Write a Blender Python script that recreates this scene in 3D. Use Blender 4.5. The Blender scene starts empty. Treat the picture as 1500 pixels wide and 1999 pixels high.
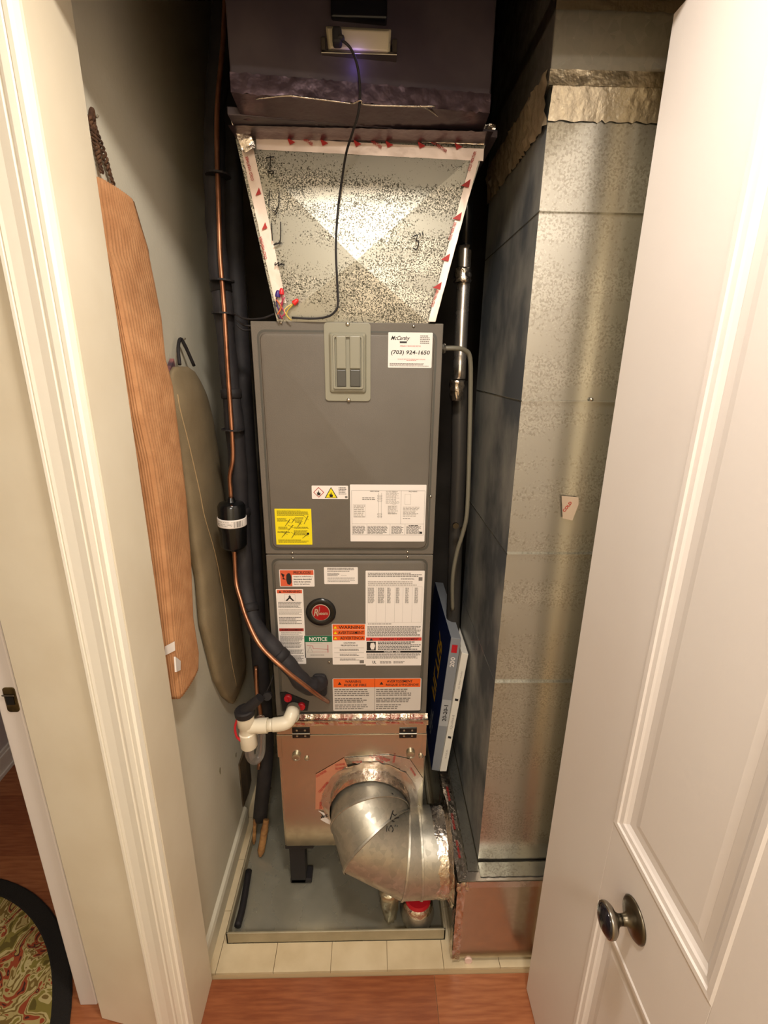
import bpy, bmesh, math, random
from mathutils import Vector, Matrix, noise
from mathutils.bvhtree import BVHTree
random.seed(7)
S = bpy.context.scene
C = S.collection
PI = math.pi

# ---------------------------------------------------------------- camera
CX, CY = 750.0, 999.5
VY, VZ = (727.0, 710.0), (715.0, 4000.0)
F = math.sqrt(-((VY[0]-CX)*(VZ[0]-CX)+(VY[1]-CY)*(VZ[1]-CY)))
Yc = Vector((VY[0]-CX, VY[1]-CY, F)).normalized()
Zc = -Vector((VZ[0]-CX, VZ[1]-CY, F)).normalized()
Xc = Yc.cross(Zc)
EYE = Vector((0, 0, 1.70))
cam = bpy.data.cameras.new('camera')
co = bpy.data.objects.new('camera', cam)
C.objects.link(co)
cam.sensor_fit = 'HORIZONTAL'; cam.sensor_width = 36; cam.lens = 36*F/1500
cam.clip_start = .02
cam.shift_x = 0; cam.shift_y = 0
cr = Vector((Xc[0], Yc[0], Zc[0]))
cd = Vector((Xc[1], Yc[1], Zc[1]))
cf = Vector((Xc[2], Yc[2], Zc[2]))
M = Matrix(((cr[0], -cd[0], -cf[0], EYE[0]), (cr[1], -cd[1], -cf[1], EYE[1]), (cr[2], -cd[2], -cf[2], EYE[2]), (0, 0, 0, 1)))
co.matrix_world = M
S.camera = co

# ---------------------------------------------------------------- light
S.view_settings.view_transform = 'Standard'
S.view_settings.look = 'None'
S.view_settings.gamma = 1
S.view_settings.exposure = 0.29
w = bpy.data.worlds.new('world'); S.world = w; w.use_nodes = True
w.node_tree.nodes['Background'].inputs[0].default_value = (1, .85, .7, 1)
w.node_tree.nodes['Background'].inputs[1].default_value = .02
def area(name, loc, rot, size, power, col, sy=None):
    l = bpy.data.lights.new(name, 'AREA'); l.shape = 'DISK' if sy is None else 'RECTANGLE'; l.size = size
    if sy: l.size_y = sy
    l.energy = power; l.color = col
    o = bpy.data.objects.new(name, l); C.objects.link(o); o.location = loc; o.rotation_euler = rot
    return o
area('hall_ceiling_lamp', (.02, .40, 2.425), (0, 0, 0), .15, 11.5, (1, .92, .82))
area('hall_rear_fill', (.1, -.9, 2.42), (0, 0, 0), .4, 22, (1, .93, .84))  # added fill lamp behind the camera, brightens the closet from the front
area('side_room_lamp', (-1.9, 1.0, 2.40), (0, 0, 0), .7, 26, (.95, .93, 1))

def U(u, v, x=None, y=None, z=None):
    r = Vector((u-CX, v-CY, F))
    d = Vector((r.dot(Xc), r.dot(Yc), r.dot(Zc)))
    t = (x-EYE[0])/d[0] if x is not None else (y-EYE[1])/d[1] if y is not None else (z-EYE[2])/d[2]
    return EYE+d*t
def W(u, v, y): return U(u, v, y=y)

# ---------------------------------------------------------------- materials
def lin(c):
    return tuple((x/12.92 if x <= .04045 else ((x+.055)/1.055)**2.4) for x in [k/255 for k in c])+(1,)
def mat(name, c, rough=.6, metal=0, c2=None, scale=20, stretch=(1, 1, 1), bump=0, bscale=60, bstretch=None, detail=4, lo=.35, hi=.65, rr=None, alpha=None, trans=0, coat=0, aniso=0, spec=None, vor=False):
    m = bpy.data.materials.new(name); m.use_nodes = True
    nt = m.node_tree; b = nt.nodes['Principled BSDF']; L = nt.links.new
    b.inputs['Base Color'].default_value = lin(c)
    b.inputs['Roughness'].default_value = rough; b.inputs['Metallic'].default_value = metal
    if spec is not None: b.inputs['Specular IOR Level'].default_value = spec
    if trans: b.inputs['Transmission Weight'].default_value = trans
    if alpha is not None: b.inputs['Alpha'].default_value = alpha
    if coat: b.inputs['Coat Weight'].default_value = coat; b.inputs['Coat Roughness'].default_value = .15
    if aniso: b.inputs['Anisotropic'].default_value = aniso
    tc = nt.nodes.new('ShaderNodeTexCoord')
    def nz(sc, st, det=detail):
        mp = nt.nodes.new('ShaderNodeMapping'); mp.inputs['Scale'].default_value = st
        L(tc.outputs['Object'], mp.inputs[0])
        n = nt.nodes.new('ShaderNodeTexNoise'); n.inputs['Scale'].default_value = sc; n.inputs['Detail'].default_value = det
        L(mp.outputs[0], n.inputs['Vector']); return n
    if c2 is not None or rr is not None:
        n = nz(scale, stretch)
        src = n.outputs[0]
        if vor:
            v = nt.nodes.new('ShaderNodeTexVoronoi'); v.inputs['Scale'].default_value = scale*2
            L(tc.outputs['Object'], v.inputs['Vector'])
            a = nt.nodes.new('ShaderNodeMix'); a.inputs[0].default_value = .35
            sep = nt.nodes.new('ShaderNodeSeparateColor'); L(v.outputs['Color'], sep.inputs[0])
            L(n.outputs[0], a.inputs[2]); L(sep.outputs[0], a.inputs[3]); src = a.outputs[0]
        r = nt.nodes.new('ShaderNodeMapRange'); r.inputs[1].default_value = lo; r.inputs[2].default_value = hi
        L(src, r.inputs[0])
        if c2 is not None:
            mx = nt.nodes.new('ShaderNodeMix'); mx.data_type = 'RGBA'
            mx.inputs[6].default_value = lin(c); mx.inputs[7].default_value = lin(c2)
            L(r.outputs[0], mx.inputs[0]); L(mx.outputs[2], b.inputs['Base Color'])
        if rr is not None:
            q = nt.nodes.new('ShaderNodeMapRange'); q.inputs[3].default_value = rr[0]; q.inputs[4].default_value = rr[1]
            L(r.outputs[0], q.inputs[0]); L(q.outputs[0], b.inputs['Roughness'])
    if bump:
        n = nz(bscale, bstretch or (1, 1, 1), 3)
        bp = nt.nodes.new('ShaderNodeBump'); bp.inputs['Strength'].default_value = bump; bp.inputs['Distance'].default_value = .004
        L(n.outputs[0], bp.inputs['Height']); L(bp.outputs[0], b.inputs['Normal'])
    return m

m_wall = mat('closet_wall_paint', (224, 218, 200), .7, c2=(214, 207, 186), scale=3, bump=.12, bscale=150)
m_jamb = mat('cream_trim_paint', (238, 228, 206), .5, c2=(230, 218, 194), scale=5, bump=.06, bscale=40)
m_casing = mat('white_gloss_trim', (250, 244, 230), .32, bump=.05, bscale=60)
m_white = mat('door_white_paint', (232, 224, 218), .45, c2=(228, 218, 211), scale=2, bump=.05, bscale=90)
m_ceil = mat('ceiling_paint', (235, 230, 220), .9)
m_room = mat('side_room_paint', (196, 184, 186), .8)
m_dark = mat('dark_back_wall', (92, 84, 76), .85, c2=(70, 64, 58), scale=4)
m_wood = [mat('oak_plank_%d' % i, a, .36, c2=b_, scale=5, stretch=(2.2, 22, 1), detail=8, bump=.04, bscale=30, bstretch=(1, 25, 1), coat=.15) for i, (a, b_) in enumerate([((172, 106, 66), (146, 82, 48)), ((164, 98, 60), (138, 76, 44)), ((178, 112, 70), (152, 88, 52)), ((158, 92, 56), (134, 72, 42))])]
m_vinyl = mat('vinyl_tile', (222, 204, 170), .42, c2=(206, 186, 150), scale=9, bump=.08, bscale=40)
m_grout = mat('tile_joint', (176, 150, 112), .8)
m_galv = mat('galvanized_steel', (196, 192, 180), .42, .88, c2=(172, 168, 156), scale=34, vor=True, lo=.3, hi=.7, rr=(.36, .48), bump=.12, bscale=5)
def speckle(name, base, fleck, dark, sc=260, cover=.5, rough=.38, met=.85):
    m = bpy.data.materials.new(name); m.use_nodes = True; nt = m.node_tree; b = nt.nodes['Principled BSDF']; L = nt.links.new
    b.inputs['Metallic'].default_value = met; b.inputs['Roughness'].default_value = rough
    tc = nt.nodes.new('ShaderNodeTexCoord')
    n1 = nt.nodes.new('ShaderNodeTexNoise'); n1.inputs['Scale'].default_value = sc; n1.inputs['Detail'].default_value = 3
    n2 = nt.nodes.new('ShaderNodeTexNoise'); n2.inputs['Scale'].default_value = 9; n2.inputs['Detail'].default_value = 5
    mp = nt.nodes.new('ShaderNodeMapping'); mp.inputs['Scale'].default_value = (.6, 1, 1.8)
    L(tc.outputs['Object'], mp.inputs[0]); L(tc.outputs['Object'], n1.inputs[0]); L(mp.outputs[0], n2.inputs[0])
    ad = nt.nodes.new('ShaderNodeMath'); ad.operation = 'ADD'; L(n1.outputs[0], ad.inputs[0]); L(n2.outputs[0], ad.inputs[1])
    r = nt.nodes.new('ShaderNodeMapRange'); r.inputs[1].default_value = 1.0+(.5-cover)*.3; r.inputs[2].default_value = 1.08+(.5-cover)*.3; L(ad.outputs[0], r.inputs[0])
    mx = nt.nodes.new('ShaderNodeMix'); mx.data_type = 'RGBA'; mx.inputs[6].default_value = lin(base); mx.inputs[7].default_value = lin(dark); L(r.outputs[0], mx.inputs[0])
    n3 = nt.nodes.new('ShaderNodeTexNoise'); n3.inputs['Scale'].default_value = sc*1.4; L(tc.outputs['Object'], n3.inputs[0])
    ad2 = nt.nodes.new('ShaderNodeMath'); ad2.operation = 'ADD'; L(n3.outputs[0], ad2.inputs[0]); L(n2.outputs[0], ad2.inputs[1])
    r3 = nt.nodes.new('ShaderNodeMapRange'); r3.inputs[1].default_value = 1.08; r3.inputs[2].default_value = 1.15; L(ad2.outputs[0], r3.inputs[0])
    m3 = nt.nodes.new('ShaderNodeMix'); m3.data_type = 'RGBA'; L(r3.outputs[0], m3.inputs[0]); L(mx.outputs[2], m3.inputs[6]); m3.inputs[7].default_value = lin(fleck)
    L(m3.outputs[2], b.inputs['Base Color'])
    return m
m_flare = speckle('weathered_galvanized', (182, 180, 168), (222, 218, 204), (92, 90, 80), 300, .5, .5, .97)
m_duct = speckle('spangled_duct_steel', (190, 188, 178), (200, 198, 188), (172, 169, 158), 170, .35, .24, .92)
m_ductside = mat('shaded_duct_steel', (168, 166, 158), .45, .35, c2=(84, 88, 92), scale=6, detail=9, stretch=(1, 1, .7), lo=.36, hi=.62, rr=(.4, .6))  # side-face shade and dark reflections put into the mottled duct colour
m_foil = mat('foil_tape', (226, 216, 204), .2, 1, c2=(196, 184, 172), scale=40, bump=.9, bscale=55, rr=(.12, .34))
m_foilsm = mat('smooth_foil', (216, 208, 200), .24, .95, bump=.12, bscale=25, rr=(.2, .3))
m_box = mat('filter_box_steel', (206, 198, 180), .2, .95, c2=(198, 190, 172), scale=50, rr=(.17, .22))
m_pan = mat('drip_pan_steel', (200, 196, 178), .3, .62, c2=(172, 168, 150), scale=7, detail=6, rr=(.22, .36))
m_pale = mat('pan_rim', (178, 168, 142), .5, .4, c2=(160, 150, 124), scale=12)
m_plenum = mat('shaded_duct_facing', (84, 74, 78), .5, .3, c2=(66, 56, 64), scale=8)  # shadow at the closet top put into the facing colour
m_cab = mat('cabinet_grey_enamel', (108, 101, 92), .5, 0, c2=(102, 95, 86), scale=6, bump=.12, bscale=420, spec=.35)
m_cover = mat('breaker_cover_plastic', (148, 144, 126), .38, trans=.12)
m_slot = mat('breaker_switch', (74, 72, 66), .4)
m_blk = mat('black_foam', (40, 36, 38), .7, c2=(30, 27, 30), scale=30, bump=.3, bscale=40)
m_blkg = mat('black_gloss', (16, 17, 18), .18)
m_black = mat('black_ink', (26, 24, 24), .6)
m_grey = mat('grey_ink', (120, 114, 108), .7)
m_lgrey = mat('light_grey_ink', (176, 168, 160), .7)
m_copper = mat('copper', (196, 138, 106), .32, .9, c2=(146, 98, 72), scale=14, bump=.1)
m_pvc = mat('pvc_white', (232, 222, 200), .32, coat=.2)
m_pvcg = mat('pvc_grey', (168, 168, 150), .4)
m_red = mat('red_plastic', (190, 30, 42), .35)
m_redink = mat('red_ink', (176, 38, 34), .55)
m_orange = mat('orange_print', (232, 96, 28), .5)
m_paper = mat('label_paper', (236, 228, 222), .4)
m_paper2 = mat('label_paper_grey', (206, 198, 190), .45)
m_yel = mat('yellow_label', (238, 218, 20), .45)
m_green = mat('green_print', (14, 104, 70), .5)
m_steel = mat('screw_steel', (190, 184, 170), .3, 1)
m_cord = mat('tan_corduroy', (194, 142, 98), .95, c2=(176, 124, 82), scale=25, bump=.25, bscale=300)
m_rope = mat('brown_rope', (104, 72, 48), .9, c2=(62, 40, 26), scale=90)
m_olive = mat('taupe_cloth', (146, 128, 98), .85, c2=(134, 117, 88), scale=12, bump=.25, bscale=380)
m_piping = mat('piping_cloth', (176, 148, 108), .85)
m_floral = mat('floral_cloth', (150, 96, 92), .9, c2=(74, 56, 66), scale=60)
m_strap = mat('black_strap', (28, 24, 26), .7)
m_wblock = mat('raw_wood', (176, 128, 74), .8, c2=(120, 80, 42), scale=14, stretch=(1, 1, 4), bump=.3)
m_stain = mat('stained_board', (96, 78, 52), .8, c2=(54, 42, 30), scale=10)
m_nick = mat('brushed_nickel', (150, 144, 134), .28, 1)
m_bronze = mat('antique_bronze', (100, 92, 78), .35, 1)
m_darkk = mat('dark_knob_face', (22, 20, 26), .12)
m_brass = mat('strike_plate_brass', (150, 134, 96), .25, 1, c2=(90, 78, 54), scale=30)
m_blue = mat('filter_blue_carton', (20, 38, 92), .45, c2=(14, 28, 70), scale=6)
m_fgrey = mat('filter_grey_carton', (138, 140, 144), .5)
m_fwhite = mat('filter_white_carton', (232, 226, 214), .5)
m_clear = mat('clear_tubing', (196, 190, 186), .1, trans=.75, alpha=.55)
m_rugb = mat('rug_border', (28, 24, 20), .95, bump=.5, bscale=260)
m_beige = mat('beige_fixture', (196, 184, 156), .45)
m_dk = mat('dark_screen', (14, 14, 18), .25)

# ---------------------------------------------------------------- mesh builder
class MB:
    def __init__(s): s.v = []; s.f = []; s.m = []; s.mi = 0
    def add(s, vs, fs):
        o = len(s.v); s.v += [tuple(a) for a in vs]; s.f += [tuple(o+i for i in f) for f in fs]; s.m += [s.mi]*len(fs)
    def box(s, x0, x1, y0, y1, z0, z1):
        s.add([(x0, y0, z0), (x1, y0, z0), (x1, y1, z0), (x0, y1, z0), (x0, y0, z1), (x1, y0, z1), (x1, y1, z1), (x0, y1, z1)],
              [(0, 3, 2, 1), (4, 5, 6, 7), (0, 1, 5, 4), (1, 2, 6, 5), (2, 3, 7, 6), (3, 0, 4, 7)])
        return s
    def prism(s, poly, h0, h1, ax='z'):
        n = len(poly)
        def p(a, b, h): return (a, b, h) if ax == 'z' else (a, h, b) if ax == 'y' else (h, a, b)
        s.add([p(a, b, h0) for a, b in poly]+[p(a, b, h1) for a, b in poly],
              [tuple(range(n))[::-1], tuple(range(n, 2*n))]+[(i, (i+1) % n, n+(i+1) % n, n+i) for i in range(n)])
        return s
    def loft(s, rings, cap=True, closed=True):
        n = len(rings[0]); vs = [p for r in rings for p in r]; fs = []
        for k in range(len(rings)-1):
            for i in range(n if closed else n-1):
                j = (i+1) % n
                fs.append((k*n+i, k*n+j, (k+1)*n+j, (k+1)*n+i))
        if cap and closed: fs += [tuple(range(n))[::-1], tuple(range((len(rings)-1)*n, len(rings)*n))]
        s.add(vs, fs); return s
    def tube(s, pts, r, seg=12, cap=True):
        pts = [Vector(p) for p in pts]; rings = []; up = None
        for i, p in enumerate(pts):
            t = (pts[min(i+1, len(pts)-1)]-pts[max(i-1, 0)]).normalized()
            if up is None: up = t.orthogonal().normalized()
            up = (up-t*up.dot(t)).normalized(); b = t.cross(up)
            rr = r[i] if isinstance(r, (list, tuple)) else r
            rings.append([p+(up*math.cos(a)+b*math.sin(a))*rr for a in [2*PI*k/seg for k in range(seg)]])
        return s.loft(rings, cap)
    def lathe(s, prof, org, axis, seg=24, cap=True):   # prof: (radius, along)
        axis = Vector(axis).normalized(); up = axis.orthogonal().normalized(); b = axis.cross(up); org = Vector(org)
        return s.loft([[org+axis*h+(up*math.cos(a)+b*math.sin(a))*max(r, 1e-4) for a in [2*PI*k/seg for k in range(seg)]] for r, h in prof], cap)
    def build(s, name, mats, parent=None, smooth=False, bevel=0, bseg=2, auto=None, at=None):
        me = bpy.data.meshes.new(name)
        if at is None:
            at = Vector((0, 0, 0))
            if parent is not None: at = Vector(WP.get(parent.name, (0, 0, 0)))
        else: at = Vector(at)
        me.from_pydata([tuple(Vector(q)-at) for q in s.v], [], s.f)
        mats = mats if isinstance(mats, (list, tuple)) else [mats]
        for m in mats: me.materials.append(m)
        for p, k in zip(me.polygons, s.m): p.material_index = k; p.use_smooth = smooth
        bm = bmesh.new(); bm.from_mesh(me); bmesh.ops.recalc_face_normals(bm, faces=bm.faces); bm.to_mesh(me); bm.free()
        if auto is not None:
            for p in me.polygons: p.use_smooth = True
            me.set_sharp_from_angle(angle=math.radians(auto))
        o = bpy.data.objects.new(name, me); C.objects.link(o)
        if parent is None: o.location = at
        else: o.parent = parent
        WP[o.name] = tuple(at)
        if bevel:
            b = o.modifiers.new('b', 'BEVEL'); b.width = bevel; b.segments = bseg; b.limit_method = 'ANGLE'; b.angle_limit = math.radians(40)
        return o
WP = {}
def cr_(pts, n=8):
    pts = [Vector(p) for p in pts]; P_ = [pts[0]*2-pts[1]]+pts+[pts[-1]*2-pts[-2]]; out = []
    for i in range(1, len(P_)-2):
        a, b, c, d = P_[i-1:i+3]
        for k in range(n):
            t = k/n
            out.append(.5*((2*b)+(c-a)*t+(2*a-5*b+4*c-d)*t*t+(3*b-a-3*c+d)*t**3))
    out.append(pts[-1]); return out
def tag(o, label, cat, group=None):
    o['label'] = label; o['category'] = cat
    if group: o['group'] = group
    return o
def thing(name, loc, label, cat, group=None):
    o = bpy.data.objects.new(name, None); C.objects.link(o); o.location = loc; o.empty_display_size = .05
    WP[o.name] = tuple(loc); return tag(o, label, cat, group)
def struct(o): o['kind'] = 'structure'; return o
def rrect(x0, z0, x1, z1, r, seg=4):
    out = []
    for cx, cz, a in ((x1-r, z1-r, 0), (x0+r, z1-r, 90), (x0+r, z0+r, 180), (x1-r, z0+r, 270)):
        for k in range(seg+1):
            t = math.radians(a+90*k/seg); out.append((cx+r*math.cos(t), cz+r*math.sin(t)))
    return out
# text: real letter outlines fitted in a rectangle O + R*w (along) + Uu*h (up)
_tc = {}
def glyphs(s, bold=False):
    k = (s, bold)
    if k in _tc: return _tc[k]
    cu = bpy.data.curves.new('t', 'FONT'); cu.body = s; cu.resolution_u = 2
    if bold: cu.offset = .02
    o = bpy.data.objects.new('t', cu); C.objects.link(o)
    bpy.context.view_layer.update()
    me = bpy.data.meshes.new_from_object(o.evaluated_get(bpy.context.evaluated_depsgraph_get()))
    vs = [(v.co.x, v.co.y) for v in me.vertices]; fs = [tuple(p.vertices) for p in me.polygons]
    bpy.data.objects.remove(o); bpy.data.curves.remove(cu); bpy.data.meshes.remove(me)
    if vs:
        x0 = min(a for a, b in vs); x1 = max(a for a, b in vs); y0 = min(b for a, b in vs); y1 = max(b for a, b in vs)
        vs = [((a-x0)/(x1-x0), (b-y0)/max(y1-y0, 1e-6)) for a, b in vs]
    _tc[k] = (vs, fs); return _tc[k]
def text(mb, s, O, R, Uu, w_, h_, bold=True, slant=0):
    vs, fs = glyphs(s, bold)
    O = Vector(O); R = Vector(R); Uu = Vector(Uu)
    mb.add([O+R*(a*w_+slant*b*h_)+Uu*(b*h_) for a, b in vs], fs)
EX = Vector((1, 0, 0)); EZ = Vector((0, 0, 1))

# ================================================================ SETTING
# floor: slab under everything, then the boards and the vinyl tiles one by one
floor = struct(MB().box(-3.2, 1.3, -1.6, 3.4, -.06, -.008).build('floor', m_grout))
YV = .938
pl = []
row = 0; y = .30; wdt = .125
while y < 3.2:
    y1 = y+wdt
    xmax = 1.1 if y1 <= YV+.02 else -.60
    x = -3.0+random.uniform(-.5, 0)
    while x < xmax:
        ln = random.uniform(.45, 1.0); x1 = min(x+ln, xmax)
        ye = min(y1, YV) if x1 > -.6 and y < YV else y1
        o = MB().box(x+.0006, x1-.0006, y+.0005, ye-.0005, -.008, 0).build('plank', m_wood[random.randrange(4)], floor)
        x = x1
    y = y1
xg = [-.617+.167*i for i in range(11)]
for i in range(10):
    for j in range(7):
        y0 = YV if j == 0 else YV+.02+.167*(j-0)
        y0 = YV+.167*j
        x0 = max(xg[i], -.52); x1 = xg[i+1]
        if x1 <= x0: continue
        MB().box(x0+.0008, x1-.0008, y0+.0008, min(y0+.167, 2.02)-.0008, -.008, .001).build('tile', m_vinyl, floor)
struct(MB().prism([(-3.2, -1.6), (1.3, -1.6), (1.3, .862), (-.60, .862), (-.60, 3.4), (-3.2, 3.4)], 2.44, 2.5).build('ceiling', m_ceil))
struct(MB().box(-.62, 1.3, .80, 2.12, 2.90, 2.95).build('ceiling_closet', m_dark))

# plan of the left side: closet wall, jamb return, short wall with casing, jamb of the side doorway
wl = MB().prism([(-.484, .926), (-.484, 2.02), (-.60, 2.02), (-.60, .926)], 0, 2.90).build('wall_left', m_wall)
struct(wl)
jp = MB().prism([(-.452, .787), (-.454, .926), (-.482, .9255), (-.60, .9255), (-.76, .93), (-.752, .876), (-.7234, .843)], 0, 2.435).build('wall_front_left', m_jamb, bevel=.004)
struct(jp)
A = Vector((-.452, .787)); B = Vector((-.7234, .843)); dr = (B-A).normalized(); nm = Vector((-dr.y, dr.x))
if nm.y > 0: nm = -nm
prof = [(.0, 0), (0, .012), (.004, .0155), (.011, .0155), (.0122, .0135), (.0137, .0135), (.0155, .0155), (.026, .0165), (.031, .0155), (.0328, .0125), (.0345, .0125), (.038, .0145), (.055, .0125), (.074, .0135), (.0795, .015), (.0812, .0115), (.0828, .0115), (.0845, .015), (.0895, .0155), (.0935, .012), (.0935, 0)]
poly = [tuple(A+dr*(a+.0015)+nm*b) for a, b in prof]
tr = MB().prism(poly, 0, 2.42).build('trim_1', m_casing); struct(tr)
# jamb strip of the side doorway with its strike plate, and the stop behind it
jb = MB(); jb.box(-.800, -.753, .873, .93, 0, 2.3); o = jb.build('trim_2', m_white, bevel=.003); struct(o)
jb = MB(); jb.box(-.822, -.8, .905, .95, 0, 2.3); o = jb.build('trim_3', m_white, bevel=.003); struct(o)
sp = thing('strike_plate', (-.77, .872, .99), 'tarnished brass strike plate let into the white jamb at the left', 'hardware')
p0 = U(4, 1342, y=.872); p1 = U(36, 1389, y=.872)
q = MB().prism(rrect(p0.x, p1.z, p1.x+.004, p0.z, .006), .8705, .8728, 'y').build('plate', m_brass, sp)
mx = (p0.x+p1.x)/2; mz = (p0.z+p1.z)/2
MB().box(mx-.008, mx+.009, .8690, .8706, mz-.012, mz+.009).build('latch_hole', m_blkg, sp, bevel=.001)
MB().box(mx-.014, mx+.012, .8685, .8703, mz+.010, mz+.0135).build('lip', m_nick, sp, bevel=.001)
# side room wall seen through the doorway, with its base board
a = U(0, 1521, z=0); b_ = U(34, 1480, z=0); d2 = (b_-a).normalized(); n2 = Vector((d2.y, -d2.x, 0))
P0 = a-d2*1.5; P1 = b_+d2*1.2
def slab(P0, P1, n, t0, t1, z0, z1):
    return [tuple((P0+n*t0).xy), tuple((P1+n*t0).xy), tuple((P1+n*t1).xy), tuple((P0+n*t1).xy)], z0, z1
if n2.dot(EYE-a) < 0: n2 = -n2
struct(MB().prism(*slab(P0, P1, n2, -.1, -.012, 0, 2.44)).build('wall_side_room', m_room))
bb = MB(); bb.prism(*slab(P0, P1, n2, -.012, .004, 0, .085)); bb.prism(*slab(P0, P1, n2, -.012, .010, .0, .018)); bb.prism(*slab(P0, P1, n2, -.012, -.002, .085, .10))
struct(bb.build('baseboard_side_room', m_white, bevel=.002))
# closet base board (short, ends where the wall is stained)
bb = MB(); bb.prism([(0, 0), (.011, 0), (.011, .052), (.007, .062), (0, .066)], 0, 1)
bb = MB()
prf = [(-.484, 0), (-.471, 0), (-.471, .062), (-.475, .074), (-.484, .08)]
bb.loft([[(px, .935, pz) for px, pz in prf], [(px, 1.42, pz) for px, pz in prf]])
struct(bb.build('baseboard_left', m_wall))
struct(MB().box(-.60, 1.0, 2.02, 2.1, 0, 2.90).build('wall_back', m_dark))
struct(MB().box(.92, 1.0, .95, 2.02, 0, 2.90).build('wall_right', m_wall))
struct(MB().box(-.62, 1.3, .80, .862, 2.225, 2.90).build('wall_header', m_jamb))
struct(MB().box(.50, 1.3, .90, .95, 0, 2.225).build('wall_front_right', m_jamb))
# hall behind the camera (seen only in reflections)
struct(MB().box(-3.2, 1.3, -1.6, -1.5, 0, 2.44).build('wall_hall', m_jamb))
struct(MB().box(1.2, 1.3, -1.5, .90, 0, 2.44).build('wall_hall_right', m_jamb))
struct(MB().box(-.84, -.76, -1.5, -.05, 0, 2.44).build('wall_hall_left', m_jamb))

# ================================================================ DOOR (right, open square to the closet)
dt = thing('door', (.463, .885, 0), 'white two-panel door standing open at the right with a round knob', 'door')
DX = .445; d0, d1 = .165, .884
def door_leaf():
    b = MB(); th = .035
    px0, px1 = .392, .655          # panel openings along y
    zc = [(.16, .705), (.905, 2.12)]
    zs = [.008, zc[0][0], zc[0][1], zc[1][0], zc[1][1], 2.2]
    b.box(DX, DX+th, px1, d1, .008, 2.2); b.box(DX, DX+th, d0, px0, .008, 2.2)
    for i in (0, 2, 4): b.box(DX, DX+th, px0, px1, zs[i], zs[i+1])
    b.box(DX+.0097, DX+th, px0, px1, zc[0][0], zc[0][1]); b.box(DX+.0097, DX+th, px0, px1, zc[1][0], zc[1][1])
    return b, (px0, px1), zc
b, (pa, pb), zc_ = door_leaf(); b.build('leaf', m_white, dt, bevel=.0008)
for z0, z1 in zc_:
    mo = MB()
    # ogee moulding stepping into the opening
    steps = [(-.001, .0005), (.003, -.002), (.011, -.0015), (.013, .0015), (.021, .003), (.024, .006), (.030, .0095)]
    rings = [[(DX+h, pa+t, z0+t), (DX+h, pb-t, z0+t), (DX+h, pb-t, z1-t), (DX+h, pa+t, z1-t)] for t, h in steps]
    mo.loft(rings, cap=False); mo.build('panel_moulding', m_white, dt)
    fl = MB(); t = .045
    fl.loft([[(DX+.0095, pa+t, z0+t), (DX+.0095, pb-t, z0+t), (DX+.0095, pb-t, z1-t), (DX+.0095, pa+t, z1-t)],
             [(DX+.0075, pa+t+.012, z0+t+.012), (DX+.0075, pb-t-.012, z0+t+.012), (DX+.0075, pb-t-.012, z1-t-.012), (DX+.0075, pa+t+.012, z1-t-.012)]])
    fl.build('raised_panel', m_white, dt)
kc = U(1240, 1795, x=DX)
kb = MB(); kb.lathe([(.0335, 0), (.034, .002), (.031, .005), (.022, .008), (.012, .011), (.009, .018), (.0085, .026)], kc, (-1, 0, 0), 32)
rs = kb.build('rosette', m_bronze, dt, smooth=True)
kb = MB(); kb.lathe([(.0085, .020), (.009, .028), (.014, .034), (.022, .038), (.0265, .043), (.0272, .048), (.0262, .051)], kc, (-1, 0, 0), 32)
kn = kb.build('knob', m_nick, dt, smooth=True)
kb = MB(); kb.lathe([(.0255, .050), (.0235, .053), (.017, .0565), (.008, .0585), (0, .059)], kc, (-1, 0, 0), 32)
kb.build('knob_face', m_darkk, kn, smooth=True)

# ================================================================ AIR HANDLER
X0, X1, YF, YB = -.282, .166, 1.19, 1.74
ZB, ZM, ZT = .692, 1.211, 1.791
ah = thing('air_handler', (-.058, 1.45, ZB), 'grey metal air handler cabinet covered in warning stickers', 'furnace')
cb = MB(); cb.box(X0+.002, X1-.002, YF+.004, YB, ZB, ZT); cb.build('cabinet', m_cab, ah, bevel=.003)
def panel(name, z0, z1, my, mt, mb_):
    p = MB(); p.box(X0, X1, YF-.001, YF+.006, z0, z1)
    o = p.build(name, m_cab, ah, bevel=.0015)
    e = MB()
    rs = []
    for ins, yy in ((0, YF-.0005), (.002, YF+.0002-.001), (.005, YF-.0055), (.008, YF-.0065)):
        rs.append([(x, yy, z) for x, z in rrect(X0+my+ins, z0+mb_+ins, X1-my-ins, z1-mt-ins, .016)])
    e.loft(rs); e.build('embossed_field', m_cab, o, auto=30)
    gr = MB(); ra = rrect(X0+my-.004, z0+mb_-.004, X1-my+.004, z1-mt+.004, .018); rb = rrect(X0+my+.001, z0+mb_+.001, X1-my-.001, z1-mt-.001, .016)
    gr.loft([[(x, YF-.0013, z) for x, z in ra], [(x, YF-.0013, z) for x, z in rb]], cap=False)
    gr.build('groove_shade', m_slot, o)  # flat dark strip, the crease's shade put into its colour
    return o
up_ = panel('upper_panel', ZM+.002, ZT, .017, .022, .014)
lo_ = panel('lower_panel', ZB, ZM-.002, .017, .014, .012)
YS = YF-.0066     # sticker plane
def screw(u, v, y, parent, r=.0042):
    p = W(u, v, y); MB().lathe([(r, 0), (r*.95, .0015), (r*.6, .0028), (0, .0032)], p, (0, -1, 0), 12).build('screw', m_steel, parent, smooth=True)
for u, v in ((549, 630), (808, 637), (571, 1079), (572, 1089), (796, 1077), (796, 1087), (841, 969), (559, 1371), (645, 1366), (643, 1292)): screw(u, v, YF-.0012 if v != 1292 else YS, ah, .0035)
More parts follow.
